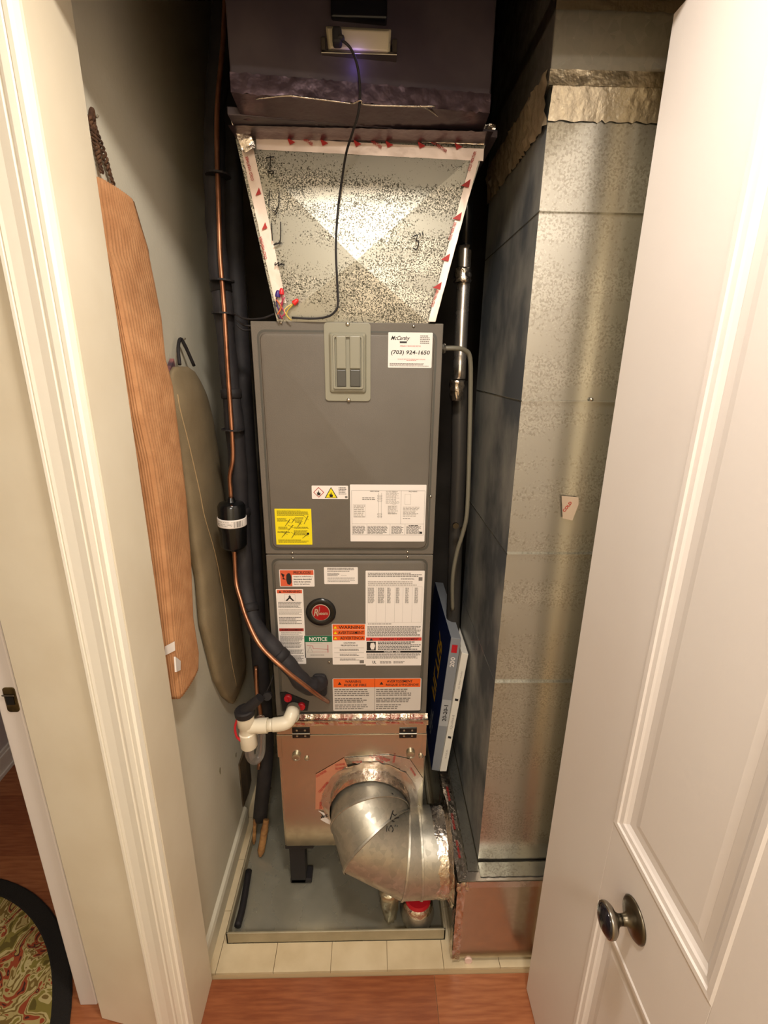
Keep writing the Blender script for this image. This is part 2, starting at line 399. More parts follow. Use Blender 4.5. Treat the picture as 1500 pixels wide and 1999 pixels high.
# breaker cover
def rectpx(u0, v0, u1, v1, y):
    um, vm = (u0+u1)/2, (v0+v1)/2
    return W(u0, vm, y).x, W(um, v1, y).z, W(u1, vm, y).x, W(um, v0, y).z
bc = MB(); x0, z0, x1, z1 = rectpx(634, 630, 724, 783, YS)
bc.prism(rrect(x0, z0, x1, z1, .008), YS-.004, YS, 'y')
x0, z0, x1, z1 = rectpx(643, 649, 716, 768, YS)
bc.loft([[(x, yy, z) for x, z in rrect(x0+i, z0+i, x1-i, z1-i, .006)] for i, yy in ((0, YS-.004), (.003, YS-.009), (.006, YS-.011))])
cov = bc.build('breaker_cover', m_cover, ah, bevel=.0012); cov['label'] = 'translucent grey-green breaker cover with two switches'
x0, z0, x1, z1 = rectpx(650, 654, 710, 760, YS-.011)
fr = MB(); fr.loft([[(x, YS-.011, z) for x, z in rrect(x0, z0, x1, z1, .004)], [(x, YS-.0165, z) for x, z in rrect(x0+.001, z0+.001, x1-.001, z1-.001, .004)], [(x, YS-.0165, z) for x, z in rrect(x0+.005, z0+.005, x1-.005, z1-.005, .003)], [(x, YS-.0112, z) for x, z in rrect(x0+.006, z0+.006, x1-.006, z1-.006, .003)]], cap=False)
fr.build('window_rim', m_cover, cov)
for u0, u1 in ((657, 676), (683, 704)):
    x0, z0, x1, z1 = rectpx(u0, 656, u1, 720, YS-.0115); MB().box(x0, x1, YS-.0175, YS-.011, z0, z1).build('breaker_slot', m_cover, cov, bevel=.002)
    x0, z0, x1, z1 = rectpx(u0+1, 722, u1, 755, YS-.0115); sw = MB().box(x0, x1, YS-.016, YS-.011, z0, z1).build('breaker_switch', m_slot, cov, bevel=.002)
for u, v in ((679, 633), (681, 781)): screw(u, v, YS-.004, ah, .005)

# stickers -------------------------------------------------------
class Stk:
    def __init__(s, name, u0, v0, u1, v1, mat_, label=None, r=.002, y=YS, parent=ah):
        s.x0, s.z0, s.x1, s.z1 = rectpx(u0, v0, u1, v1, y); s.y = y-.0005; s.w = s.x1-s.x0; s.h = s.z1-s.z0
        s.o = MB().prism(rrect(s.x0, s.z0, s.x1, s.z1, r), s.y, y, 'y').build(name, mat_, parent)
        if label: s.o['label'] = label
        s.layers = {}
    def L(s, nm, m, lv=1):
        k = (nm, m.name)
        if k not in s.layers: s.layers[k] = (MB(), m, lv)
        return s.layers[k][0]
    def P(s, a, b, lv=1): return Vector((s.x0+a*s.w, s.y-.00015*lv, s.z1-b*s.h))
    def rect(s, nm, m, a0, b0, a1, b1, lv=1):
        mb = s.L(nm, m, lv); p = s.P(a0, b1, lv); q = s.P(a1, b0, lv)
        mb.add([(p.x, p.y, p.z), (q.x, p.y, p.z), (q.x, p.y, q.z), (p.x, p.y, q.z)], [(0, 1, 2, 3)])
    def poly(s, nm, m, pts, lv=1):
        mb = s.L(nm, m, lv); mb.add([s.P(a, b, lv) for a, b in pts], [tuple(range(len(pts)))])
    def text(s, t, m, a0, b0, a1, b1, lv=2, bold=True, slant=0):
        text(s.L('lettering', m, lv), t, s.P(a0, b1, lv), EX, EZ, (a1-a0)*s.w, (b1-b0)*s.h, bold, slant)
    def fine(s, m, a0, b0, a1, b1, rows, lv=2, fill=.55, ragged=.25):
        rh = (b1-b0)/rows
        for r in range(rows):
            x = a0; end = a1-(random.random()**2)*ragged*(a1-a0)
            while x < end-.01:
                wl_ = random.uniform(.03, .09)*max(.06/s.w, .6); wl_ = min(wl_, end-x)
                s.rect('fine_print', m, x, b0+r*rh, x+wl_, b0+r*rh+rh*fill, lv); x += wl_+.012*max(.06/s.w, .6)
    def frame(s, nm, m, a0, b0, a1, b1, t=.006, lv=2):
        tz = t*s.w/s.h
        s.rect(nm, m, a0, b0, a1, b0+tz, lv); s.rect(nm, m, a0, b1-tz, a1, b1, lv); s.rect(nm, m, a0, b0, a0+t, b1, lv); s.rect(nm, m, a1-t, b0, a1, b1, lv)
    def done(s):
        for (nm, _), (mb, m, lv) in s.layers.items():
            if mb.v:
                o = mb.build(nm, m, s.o)
def tri(s, m, ca, cb, r, lv=2):
    k = s.w/s.h; s.poly('symbol', m, [(ca-r, cb+r*.8*k), (ca+r, cb+r*.8*k), (ca, cb-r*.95*k)], lv)

# dealer sticker
s = Stk('dealer_sticker', 758, 649, 844, 718, m_paper, 'white service sticker with phone number (703) 924-1650')
s.text('McCarthy', m_black, .05, .10, .46, .25, slant=.35); s.rect('bar', m_black, .26, .25, .42, .30)
s.fine(m_grey, .72, .08, .95, .33, 5); s.text('EMERGENCY SERVICE AND HEATING', m_redink, .27, .36, .74, .40, bold=False)
s.text('(703) 924-1650', m_black, .06, .50, .94, .65, slant=.15); s.text('24 HOUR SERVICE PLUMBING AND COOLING', m_redink, .22, .74, .85, .77, bold=False); s.fine(m_redink, .42, .785, .68, .81, 1)
s.fine(m_grey, .04, .87, .94, .97, 3); s.done()
# hazard sticker
s = Stk('hazard_sticker', 609, 948, 680, 974, m_paper, 'white hazard sticker with flame diamond and flame triangle')
k = s.w/s.h
s.poly('diamond', m_redink, [(.04, .5), (.19, .5-.15*k), (.34, .5), (.19, .5+.15*k)], 1); s.poly('diamond_field', m_paper, [(.065, .5), (.19, .5-.125*k), (.315, .5), (.19, .5+.125*k)], 2)
s.poly('triangle', m_black, [(.35, .93), (.71, .93), (.53, .10)], 1); s.poly('triangle_field', m_yel, [(.385, .89), (.675, .89), (.53, .19)], 2)
for nf, ca, cb in (('flame', .19, .52), ('flame_mark', .53, .66)): s.poly(nf, m_black, [(ca-.04, cb+.2), (ca+.04, cb+.2), (ca+.05, cb), (ca+.02, cb+.03), (ca, cb-.2), (ca-.02, cb), (ca-.05, cb-.03)], 3)
s.fine(m_grey, .74, .12, .95, .70, 5); s.rect('mark', m_grey, .91, .78, .98, .93); s.done()
# wiring diagram
s = Stk('wiring_diagram_sticker', 684, 946, 831, 1057, m_paper, 'large white wiring diagram sticker')
s.frame('ruled_lines', m_grey, .02, .10, .985, .88, .003); s.rect('ruled_lines', m_grey, .67, .10, .673, .68); s.rect('ruled_lines', m_grey, .02, .68, .985, .684)
for a in (.22, .53, .73): s.rect('ruled_lines', m_grey, a, .69, a+.003, .88)
s.text('WIRING DIAGRAM', m_grey, .26, .105, .38, .125); s.text('FIELD WIRING', m_grey, .77, .105, .88, .125)
for a in (.37, .41): s.rect('ruled_lines', m_lgrey, a, .14, a+.005, .58)
for b__ in (.18, .22, .26, .50, .54): s.frame('ruled_lines', m_grey, .36, b__, .42, b__+.025, .003)
s.fine(m_grey, .16, .22, .34, .27, 2); s.fine(m_lgrey, .47, .11, .65, .34, 12, fill=.4); s.frame('ruled_lines', m_lgrey, .56, .11, .60, .34, .003)
s.frame('ruled_lines', m_lgrey, .04, .34, .20, .56, .003); s.fine(m_lgrey, .05, .36, .2, .58, 7); s.fine(m_lgrey, .50, .37, .63, .52, 6); s.frame('ruled_lines', m_lgrey, .5, .36, .62, .5, .003)
s.fine(m_lgrey, .70, .38, .92, .56, 8); s.frame('ruled_lines', m_lgrey, .72, .16, .80, .34, .003); s.fine(m_grey, .70, .58, .80, .6, 1); s.fine(m_grey, .78, .70, .95, .74, 1)
for a0, a1 in ((.03, .2), (.23, .5), (.55, .71), (.75, .95)): s.fine(m_grey, a0, .72, a1, .87, 8)
s.rect('mark', m_black, .93, .82, .965, .86); s.done()
# yellow sticker
s = Stk('yellow_sticker', 538, 993, 609, 1063, m_yel, 'bright yellow instruction sticker', r=.001)
mo = mat('olive_ink', (120, 108, 10), .6); s.fine(mo, .06, .05, .92, .20, 6); s.fine(mo, .06, .26, .33, .36, 4); s.fine(mo, .55, .24, .78, .40, 5)
for a0, b0, a1, b1 in ((.26, .28, .42, .48), (.44, .26, .55, .40), (.78, .18, .92, .42), (.34, .44, .5, .6), (.6, .36, .72, .5), (.15, .62, .32, .8), (.42, .64, .55, .82), (.72, .68, .9, .82)):
    s.poly('sketch', mo, [(a0, b1), (a1-.02, b0), (a1, b0+.02), (a0+.02, b1)]); s.poly('sketch', mo, [(a0, b0), (a1, (b0+b1)/2), (a1, (b0+b1)/2+.012), (a0, b0+.012)])
s.fine(mo, .08, .50, .40, .58, 3); s.fine(mo, .52, .50, .92, .56, 2); s.fine(mo, .05, .62, .4, .68, 2); s.fine(mo, .5, .60, .88, .74, 5); s.fine(mo, .06, .86, .9, .95, 3); s.poly('sketch', m_black, [(.86, .66), (.92, .66), (.92, .72), (.86, .72)]); s.done()
# precaucion sticker
s = Stk('precaution_sticker', 546, 1112, 614, 1145, m_paper, 'white and orange-red caution sticker in Spanish')
mor = mat('orange_red_print', (214, 92, 58), .5)
s.rect('red_band', mor, .02, .03, .36, .97, 1); s.rect('red_band', mor, .36, .03, .98, .30, 1)
s.text('!PRECAUCION!', m_black, .40, .08, .90, .26); s.poly('hand_symbol', m_black, [(.2, .3), (.25, .2), (.31, .22), (.34, .4), (.34, .75), (.29, .9), (.22, .85), (.19, .6)], 2)
s.poly('spark_symbol', m_black, [(.06, .2), (.16, .3), (.10, .45), (.18, .58), (.08, .56), (.13, .42), (.05, .24)], 2)
for i, t in enumerate(('Apague la unidad antes y', 'desconecte electricidad', 'antes de dar servicio', 'dentro del gabinete')): s.text(t, m_black, .40, .36+.15*i, .95-.03*i, .45+.15*i)
s.done()
# data sticker
s = Stk('data_sticker', 633, 1107, 699, 1140, m_paper, 'small white data sticker at the top of the lower panel')
s.fine(m_grey, .1, .04, .9, .30, 3, ragged=.4); s.fine(m_grey, .1, .34, .45, .55, 3); s.fine(m_lgrey, .5, .48, .7, .52, 1); s.fine(m_grey, .1, .62, .92, .92, 4, fill=.35); s.done()
# tall warning sticker
s = Stk('fire_warning_sticker', 543, 1150, 595, 1296, m_paper, 'tall narrow white warning sticker with red headings')
mdr = mat('dark_red_band', (160, 46, 34), .5)
s.rect('red_band', mor, .04, .008, .96, .052); tri(s, m_black, .15, .033, .05); s.text('WARNING', m_black, .26, .016, .90, .044)
s.frame('symbol_frame', m_lgrey, .3, .065, .7, .15, .008); s.poly('symbol', m_black, [(.46, .09), (.5, .075), (.54, .09), (.54, .105), (.66, .145), (.6, .15), (.5, .118), (.4, .15), (.34, .145), (.46, .105)], 2)
s.fine(m_grey, .06, .165, .93, .245, 5); s.fine(m_lgrey, .06, .26, .93, .34, 5); s.fine(m_grey, .06, .36, .93, .46, 5, ragged=.4)
s.rect('red_band', mdr, .04, .51, .96, .548); s.text('AVERTISSEMENT', m_black, .12, .518, .92, .542)
s.fine(m_lgrey, .1, .56, .9, .60, 3); s.fine(m_grey, .06, .61, .93, .78, 10); s.fine(m_grey, .25, .80, .93, .86, 4); s.fine(m_grey, .4, .88, .93, .97, 5); s.done()
# badge
c = W(627, 1194, YS)
bd = MB(); bd.lathe([(.0415, 0), (.0415, .004), (.039, .0065), (.030, .0075), (.0255, .0055), (.0255, .003), (0, .003)], c, (0, -1, 0), 40)
bd = bd.build('round_badge', m_blkg, ah, auto=40); bd['label'] = 'black ring badge with red centre reading Rheem'
md = mat('badge_red', (168, 22, 30), .25, .3); ms = mat('badge_silver', (214, 204, 196), .3, .8)
MB().lathe([(.0255, .0034), (.0255, .0045), (.0235, .0050), (0, .0050)], c, (0, -1, 0), 40).build('silver_rim', ms, bd)
MB().lathe([(.0232, .0050), (.0232, .0058), (0, .0060)], c, (0, -1, 0), 40).build('red_disc', md, bd)
t_ = MB(); text(t_, 'heem', c+Vector((-.008, -.0064, -.007)), EX, EZ, .027, .011, True); text(t_, 'R', c+Vector((-.020, -.0064, -.010)), EX, EZ, .013, .022, True, .2)
t_.tube([c+Vector((-.004, -.0063, .004)), c+Vector((-.003, -.0063, .018))], .0012, 5); t_.build('lettering', ms, bd)
# green notice
s = Stk('notice_sticker', 595, 1241, 649, 1284, m_paper2, 'small sticker with a green NOTICE heading', r=.0006)
s.rect('green_band', m_green, 0, 0, 1, .28); s.text('NOTICE', m_paper, .18, .06, .82, .23)
s.fine(m_lgrey, .2, .33, .8, .36, 1); mpk = mat('pink_ink', (190, 130, 130), .6)
s.poly('diagram', m_lgrey, [(.08, .75), (.3, .75), (.2, .45)], 2); s.poly('diagram', m_paper2, [(.11, .73), (.27, .73), (.2, .5)], 3); s.poly('diagram_line', mpk, [(.08, .42), (.3, .44), (.32, .56), (.85, .6), (.85, .62), (.3, .58), (.28, .46), (.08, .44)], 2)
s.poly('diagram_line', mpk, [(.82, .4), (.86, .42), (.86, .75), (.82, .77)], 2); s.fine(mpk, .3, .72, .8, .75, 1); s.fine(m_grey, .2, .86, .8, .9, 1); s.done()
# orange warning
s = Stk('trilingual_warning_sticker', 649, 1218, 714, 1297, m_paper, 'white sticker with three orange warning bands')
s.rect('orange_band', m_orange, .02, .01, .98, .135); s.rect('orange_band', m_orange, .02, .145, .98, .265); s.rect('orange_band', m_orange, .02, .275, .98, .395)
for i, t in enumerate(('WARNING', 'AVERTISSEMENT', 'ADVERTENCIA')): s.text(t, m_black, (.20, .18, .24)[i], .04+.13*i, .95, .115+.13*i); tri(s, m_yel, .10, .08+.13*i, .05)
s.text('CALIFORNIA', m_black, .34, .44, .70, .475); s.text('PROPOSITION 65', m_black, .26, .50, .76, .54)
for b__ in (.58, .70, .82): s.rect('ruled_lines', m_grey, .05, b__, .95, b__+.005); s.fine(m_grey, .22, b__+.03, .82, b__+.09, 2)
s.rect('mark', m_grey, .82, .89, .95, .97); s.done()
# rating plate
s = Stk('rating_plate', 714, 1114, 826, 1299, m_paper, 'large white rating plate with tables and a red band')
s.fine(m_grey, .04, .02, .95, .065, 3); s.rect('mark', m_grey, .90, .065, .965, .10); s.fine(m_grey, .6, .075, .86, .09, 2)
s.fine(m_lgrey, .04, .105, .95, .155, 3); s.frame('ruled_lines', m_lgrey, .03, .16, .97, .53, .003)
for a in (.18, .34, .50, .64, .80): s.rect('ruled_lines', m_lgrey, a, .16, a+.003, .53)
for a in (.04, .21, .37, .52, .68, .84): s.fine(m_grey, a, .17, a+(.11 if a < .25 else .06), .33, 16, ragged=.1)
s.fine(m_grey, .04, .54, .5, .555, 1); s.fine(m_grey, .03, .57, .97, .68, 9, fill=.62, ragged=.15)
s.rect('red_band', mat('red_band_print', (206, 62, 52), .5), .01, .69, .99, .725); tri(s, m_black, .10, .71, .03); s.text('WARNING / AVERTISSEMENT', m_black, .24, .697, .94, .719)
s.poly('shock_symbol', m_black, [(.02, .735), (.18, .735), (.18, .83), (.02, .83)], 1); s.poly('shock_symbol_hand', m_paper, [(.09, .75), (.15, .745), (.17, .78), (.15, .82), (.1, .82), (.08, .79)], 2)
s.fine(m_black, .22, .735, .98, .83, 6, fill=.5); s.rect('black_band', m_black, .01, .835, .99, .857); s.text('NOTICE - AVIS', m_paper, .33, .839, .62, .853, 3)
s.fine(m_grey, .02, .865, .98, .925, 5, fill=.6, ragged=.1); s.text('UL', m_black, .12, .945, .19, .975); s.fine(m_grey, .26, .95, .46, .98, 2); s.fine(m_grey, .5, .95, .72, .98, 2); s.done()
# twin orange stickers
s = Stk('fire_risk_sticker', 650, 1324, 822, 1387, m_paper2, 'wide paired sticker with orange headings at the panel foot', r=.004)
s.rect('orange_band', m_orange, .01, .01, .99, .27); s.rect('divider', m_grey, .472, 0, .476, 1)
for o_, t1_, t2_ in ((0, 'WARNING', 'RISK OF FIRE'), (.47, 'AVERTISSEMENT', "RISQUE D'INCENDIE")):
    tri(s, m_black, .08+o_, .15, .022); s.text(t1_, m_black, .14+o_, .05, (.32 if o_ == 0 else .43)+o_, .13); s.text(t2_, m_black, .13+o_, .16, (.38 if o_ == 0 else .50)+o_, .24)
    s.fine(m_grey, .02+o_, .32, .42+o_, .56, 4); s.fine(m_grey, .02+o_, .60, .42+o_, .76, 3); s.fine(m_grey, .02+o_, .80, .42+o_, .97, 3, ragged=.5)
s.done()
# pipe collar and drain plugs on the lower panel
p = W(624, 1333, YS)
gk = MB(); gk.prism(rrect(p.x-.020, p.z-.042, p.x+.022, p.z+.034, .014), YS-.012, YS, 'y'); gk.build('pipe_collar', m_blk, ah, bevel=.004)
pts = [W(547, 1352, YS), W(558, 1350, YS), W(604, 1369, YS), W(601, 1386, YS), W(552, 1386, YS)]
MB().prism([(q.x, q.z) for q in pts], YS-.003, YS+.001, 'y').build('drain_plate', m_black, ah)
for u, v in ((563, 1361), (589, 1377)):
    p = W(u, v, YS-.003); pg = MB(); pg.lathe([(.0115, 0), (.0115, .008), (.0095, .010), (0, .010)], p, (0, -1, 0), 20); pl_ = pg.build('drain_plug', m_red, ah, auto=40)
    MB().box(p.x-.002, p.x+.002, p.y-.013, p.y-.009, p.z-.006, p.z+.006).build('plug_slot', m_red, pl_)

# ================================================================ foil helper
def crinkle(mb, A, B, Wv, nrm, n=40, m=4, amp=.002, edge=.002, seed=0, lift=.0006):
    A, B, Wv, nrm = map(Vector, (A, B, Wv, nrm)); nrm.normalize(); vs = []; fs = []
    for i in range(n+1):
        for j in range(m+1):
            p = A.lerp(B, i/n)+Wv*(j/m)
            d = noise.noise(p*70+Vector((seed, 0, 0)))*amp+noise.noise(p*180+Vector((seed, 5, 0)))*amp*.5
            e = noise.noise(Vector((i*.9, seed, j*3)))*edge if j in (0, m) else 0
            vs.append(p+nrm*(abs(d)+lift)+Wv.normalized()*e)
    for i in range(n):
        for j in range(m): a = i*(m+1)+j; fs.append((a, a+1, a+m+2, a+m+1))
    mb.add(vs, fs)

# ================================================================ FLARED TRANSITION on top of the cabinet
fd = thing('flared_duct', (-.04, 1.45, ZT), 'flared galvanized duct transition with crossed creases above the cabinet', 'duct')
tl, trr, bl, br = Vector((-.287, YF, 2.145)), Vector((.238, YF, 2.145)), W(541, 627, YF), W(838, 632, YF)
bl.z = br.z = ZT; cc = W(696, 508, YF-.024)
fm = MB(); YBk = 1.70
fm.add([tl, trr, br, bl, cc, (tl.x, YBk, tl.z), (trr.x, YBk, trr.z), (br.x, YBk, br.z), (bl.x, YBk, bl.z)],
       [(0, 1, 4), (1, 2, 4), (2, 3, 4), (3, 0, 4), (5, 0, 3, 8), (1, 6, 7, 2), (6, 5, 8, 7), (0, 5, 6, 1), (3, 2, 7, 8)])
fm.build('flared_body', m_flare, fd)
def tape_words(parent, mb_, O, R, Uu, ln, ht, txt='COLD WEATHER', m=None):
    pass
ft = MB()
crinkle(ft, W(470, 285, YF-.004), W(537, 590, YF-.004), Vector((.026, 0, -.002)), (0, -1, 0), 30, 3, .0012, .001, 3)
crinkle(ft, W(925, 292, YF-.004), W(836, 628, YF-.006), Vector((.017, 0, 0)), (0, -1, 0), 30, 3, .0012, .001, 4)
m_tape = mat('printed_foil_tape', (236, 218, 206), .42, .55, bump=.15, bscale=50)
crinkle(ft, W(500, 268, YF-.003), W(945, 291, YF-.003), Vector((0, 0, -.022)), (0, -1, 0), 50, 3, .0012, .001, 5)
tp = ft.build('foil_tape', m_tape, fd, smooth=True)
fr_ = MB()
def tilted(mb, s_, u, v, y, ang, ln, ht, bold=True):
    R = Vector((math.cos(ang), 0, math.sin(ang))); Uu = Vector((-math.sin(ang), 0, math.cos(ang)))
    text(mb, s_, W(u, v, y), R, Uu, ln, ht, bold)
def arrow(mb, u, v, y, a, sz=.012):
    R = Vector((math.cos(a), 0, math.sin(a))); Q = Vector((-math.sin(a), 0, math.cos(a))); o = W(u, v, y)
    mb.add([o, o+R*sz, o+Q*sz*1.1], [(0, 1, 2)]); 
for u, v in ((574, 262), (710, 268), (838, 276)): tilted(fr_, 'COLD WEATHER', u, v, YF-.0075, -.5, .042, .006)
for u in (566, 630, 695, 757, 820, 892): arrow(fr_, u, 283+(u-566)*.028, YF-.0078, .4, .013)
for k, (u, v) in enumerate(((496, 352), (522, 505))): tilted(fr_, 'COLD WEATHER', u, v, YF-.0085, -1.35+PI, .045, .006)
for u, v in ((510, 378), (522, 445)): arrow(fr_, u, v, YF-.0085, 1.9, .012)
for k, (u, v) in enumerate(((918, 335), (880, 470), (846, 600))): tilted(fr_, 'COLD WEATHER', u, v, YF-.0090, 1.25, .038, .006)
for u, v in ((916, 366), (899, 430), (876, 510), (860, 565)): arrow(fr_, u, v, YF-.0095, 1.4, .016)
fr_.build('red_lettering', m_redink, fd)
# marker strokes
mk = MB()
def stroke(mb, pts, y, r=.0012, n=4): mb.tube(cr_([W(u, v, y) for u, v in pts], n), r, 5)
ym = YF-.0135
for pts in (((528, 304), (527, 330)), ((520, 308), (536, 306)), ((522, 336), (534, 334), (530, 342)), ((526, 372), (525, 405)), ((545, 375), (544, 400), (538, 412)), ((533, 410), (540, 415), (536, 420)), ((530, 435), (532, 470)), ((548, 433), (547, 470), (536, 476)), ((534, 478), (550, 474)), ((538, 512), (537, 518), (545, 512), (543, 519), (552, 513)), ((546, 517), (555, 516))): stroke(mk, pts, ym)
for pts in (((806, 462), (815, 459), (812, 470)), ((812, 470), (818, 472), (814, 486), (806, 484)), ((820, 455), (821, 460)), ((825, 454), (826, 459))): stroke(mk, pts, YF-.0185, .0013)
mk.build('marker_writing', m_black, fd)

# ================================================================ UPPER PLENUM
up = thing('upper_plenum_duct', (-.02, 1.4, 2.155), 'foil-faced square duct box above the flared transition, coloured dark for shade', 'duct')
bx = MB(); bx.prism([(-.252, 1.036), (.221, 1.085), (.235, 1.74), (-.262, 1.74)], 2.160, 2.898); bx.build('duct_box', m_plenum, up, bevel=.003)
lp = MB(); lp.prism([(-.276, 1.092), (.256, 1.160), (.256, 1.745), (-.292, 1.745)], 2.147, 2.161); lp.build('bottom_flange', m_plenum, up, bevel=.002)
m_foild = mat('shaded_foil', (96, 80, 88), .3, .8, bump=.5, bscale=30)  # foil with the ledge's shade and violet tint put into its colour
tb = MB()
crinkle(tb, (-.252, 1.035, 2.156), (.221, 1.084, 2.156), (0, 0, .030), (0, -1, 0), 70, 4, .0025, .004, 11)
crinkle(tb, (-.252, 1.035, 2.158), (.221, 1.084, 2.158), (0, .075, -.010), (0, 0, -1), 70, 5, .0025, .002, 12)
crinkle(tb, (-.285, 1.188, 2.1455), (.240, 1.188, 2.1455), (0, -.06, 0), (0, 0, -1), 70, 5, .002, .003, 16)
tb.build('foil_seam', m_foild, up, smooth=True)
tb = MB(); crinkle(tb, W(448, 228, 1.16), W(476, 300, 1.17), Vector((.026, 0, .01)), (0, -1, 0), 14, 5, .006, .004, 13); tb.build('crumpled_corner', m_foil, up, smooth=True)
tb = MB(); crinkle(tb, W(936, 268, 1.17), W(966, 268, 1.17), Vector((0, 0, .022)), (0, -1, 0), 10, 4, .006, .004, 14); tb.build('crumpled_corner', m_foil, up, smooth=True)
tb = MB(); crinkle(tb, W(490, 262, YF-.006), W(945, 284, YF-.006), Vector((0, -.004, .009)), (0, -1, .3), 60, 3, .0025, .002, 15)
tb.build('bright_seam', m_foil, up, smooth=True)
for seg in (((500, 192), (560, 186), (600, 190), (690, 201)), ((690, 201), (705, 195), (715, 203), (800, 206), (850, 206)), ((820, 205), (840, 214), (856, 226)), ((486, 245), (520, 230), (552, 236))):
    MB().tube(cr_([U(u, v, z=2.156)+Vector((0, 0, -.001)) for u, v in seg], 6), .0016, 5).build('foil_ridge', m_foil, up, smooth=True)
g_ = bpy.data.lights.new('violet_lamp_leak', 'POINT'); g_.energy = .018; g_.color = (.35, .25, 1); g_.shadow_soft_size = .01
go = bpy.data.objects.new('violet_lamp_leak', g_); C.objects.link(go); go.location = (-.03, 1.035, 2.215)
# wall plug-in ultraviolet fixture on the box front
uv = thing('duct_lamp_fixture', (.0, 1.07, 2.27), 'beige rectangular fixture on a bracket on the dark upper duct', 'fixture')
yu = 1.052; f_ = MB()
q = [W(u, v, yu) for u, v in ((636, 51), (764, 57), (762, 106), (641, 98))]
q2 = [W(u, v, yu-.012) for u, v in ((641, 55), (759, 61), (757, 100), (646, 93))]
f_.loft([[(a.x, 1.074, a.z) for a in q], q, q2]); bo = f_.build('housing', m_beige, uv, bevel=.002)
g = MB(); a = W(628, 103, 1.055); b2 = W(775, 113, 1.055)
g.box(a.x, b2.x, 1.045, 1.074, b2.z-.001, b2.z+.004); 
for u in (632, 771):
    a_ = W(u, 95, 1.05); g.box(a_.x-.004, a_.x+.004, 1.045, 1.074, b2.z, b2.z+.022)
g.build('bracket', m_nick, uv, bevel=.001)
a = W(640, 112, 1.07); b2 = W(768, 140, 1.07)
MB().box(a.x, b2.x, 1.066, 1.075, b2.z, a.z).build('base_plate', m_beige, uv, bevel=.002)
for u, v in ((643, 58), (758, 84), (702, 121)): screw(u, v, yu-.004 if v < 100 else 1.066, uv, .003)
a = W(600, 133, 1.073); b2 = W(795, 139, 1.073); MB().box(a.x, b2.x, 1.071, 1.075, b2.z-.001, b2.z+.001).build('lower_edge', m_nick, uv)
a = W(646, 0, 1.05); b2 = W(756, 40, 1.05)
o = MB().box(a.x, b2.x, 1.045, 1.074, b2.z, 2.60).build('control_box', m_dk, bevel=.003); tag(o, 'black glossy box mounted above the beige fixture', 'control box')
# power cord
pc = thing('power_cord', tuple(W(660, 75, 1.03)), 'thin black power cord hanging down over the flared duct', 'cord')
pts = [(668, 78, 1.025), (685, 95, 1.03), (697, 125, 1.035), (703, 170, 1.05), (700, 220, 1.06), (688, 260, 1.08), (676, 300, 1.12), (668, 350, 1.15), (660, 410, 1.165), (656, 480, 1.168), (658, 540, 1.170), (660, 590, 1.172), (655, 607, 1.172), (640, 618, 1.176), (610, 622, 1.18), (570, 620, 1.182)]
MB().tube(cr_([W(*t) for t in pts], 8), .0024, 8).build('cable', m_strap, pc, smooth=True)
p = W(660, 74, 1.035); pg = MB(); pg.box(p.x-.009, p.x+.007, 1.020, 1.040, p.z-.014, p.z+.010); pg.box(p.x, p.x+.012, 1.018, 1.032, p.z-.010, p.z-.002); pg.build('plug', m_strap, pc, bevel=.004)

# ================================================================ WIRES with wire nuts
wr = thing('control_wires', tuple(W(548, 622, 1.185)), 'bundle of thin coloured control wires with red wire nuts on the cabinet', 'wires')
wc = [((70, 40, 110), [(543, 570), (540, 590), (546, 610), (548, 622)]), ((150, 40, 60), [(549, 572), (552, 592), (545, 608), (552, 623)]), ((210, 110, 60), [(540, 585), (549, 600), (541, 615)]), ((216, 196, 120), [(574, 592), (560, 600), (556, 608), (566, 624)]), ((196, 168, 70), [(572, 594), (562, 606), (560, 616), (569, 625)]), ((40, 40, 50), [(536, 588), (538, 606), (546, 622)]), ((180, 60, 90), [(556, 580), (549, 596), (556, 612), (544, 622)])]
for i, (c_, ps) in enumerate(wc):
    MB().tube(cr_([W(u, v, 1.176-.002*(i % 3)) for u, v in ps], 6), .0016, 6).build('wire', mat('wire_colour_%d' % i, c_, .5), wr, smooth=True)
for (u, v, du, dv, c_) in ((550, 575, 0, -12, (214, 40, 50)), (542, 580, 1, -13, (60, 40, 120)), (573, 593, 9, -8, (226, 40, 36))):
    p = W(u, v, 1.174); q = W(u+du, v+dv, 1.174); d = (q-p)
    MB().lathe([(.0055, 0), (.006, .003), (.0045, d.length*.8), (.003, d.length), (0, d.length+.001)], p, d, 12).build('wire_nut', mat('wire_nut_%d' % u, c_, .4), wr, auto=50)
bk = MB()
for off in (0, 12, 22):
    bk.tube(cr_([W(458, 612+off, 1.24), W(478, 622+off, 1.22), W(510, 622+off*.6, 1.2), W(536, 613+off*.1, 1.19)] if off == 0 else [W(462, 612+off, 1.24), W(475, 622+off, 1.24), W(492, 628+off*.7, 1.24)], 8), .0024, 6)
o = bk.build('thermostat_cable', m_strap, smooth=True); tag(o, 'black cable running from the pipe bundle to the cabinet top', 'cable')

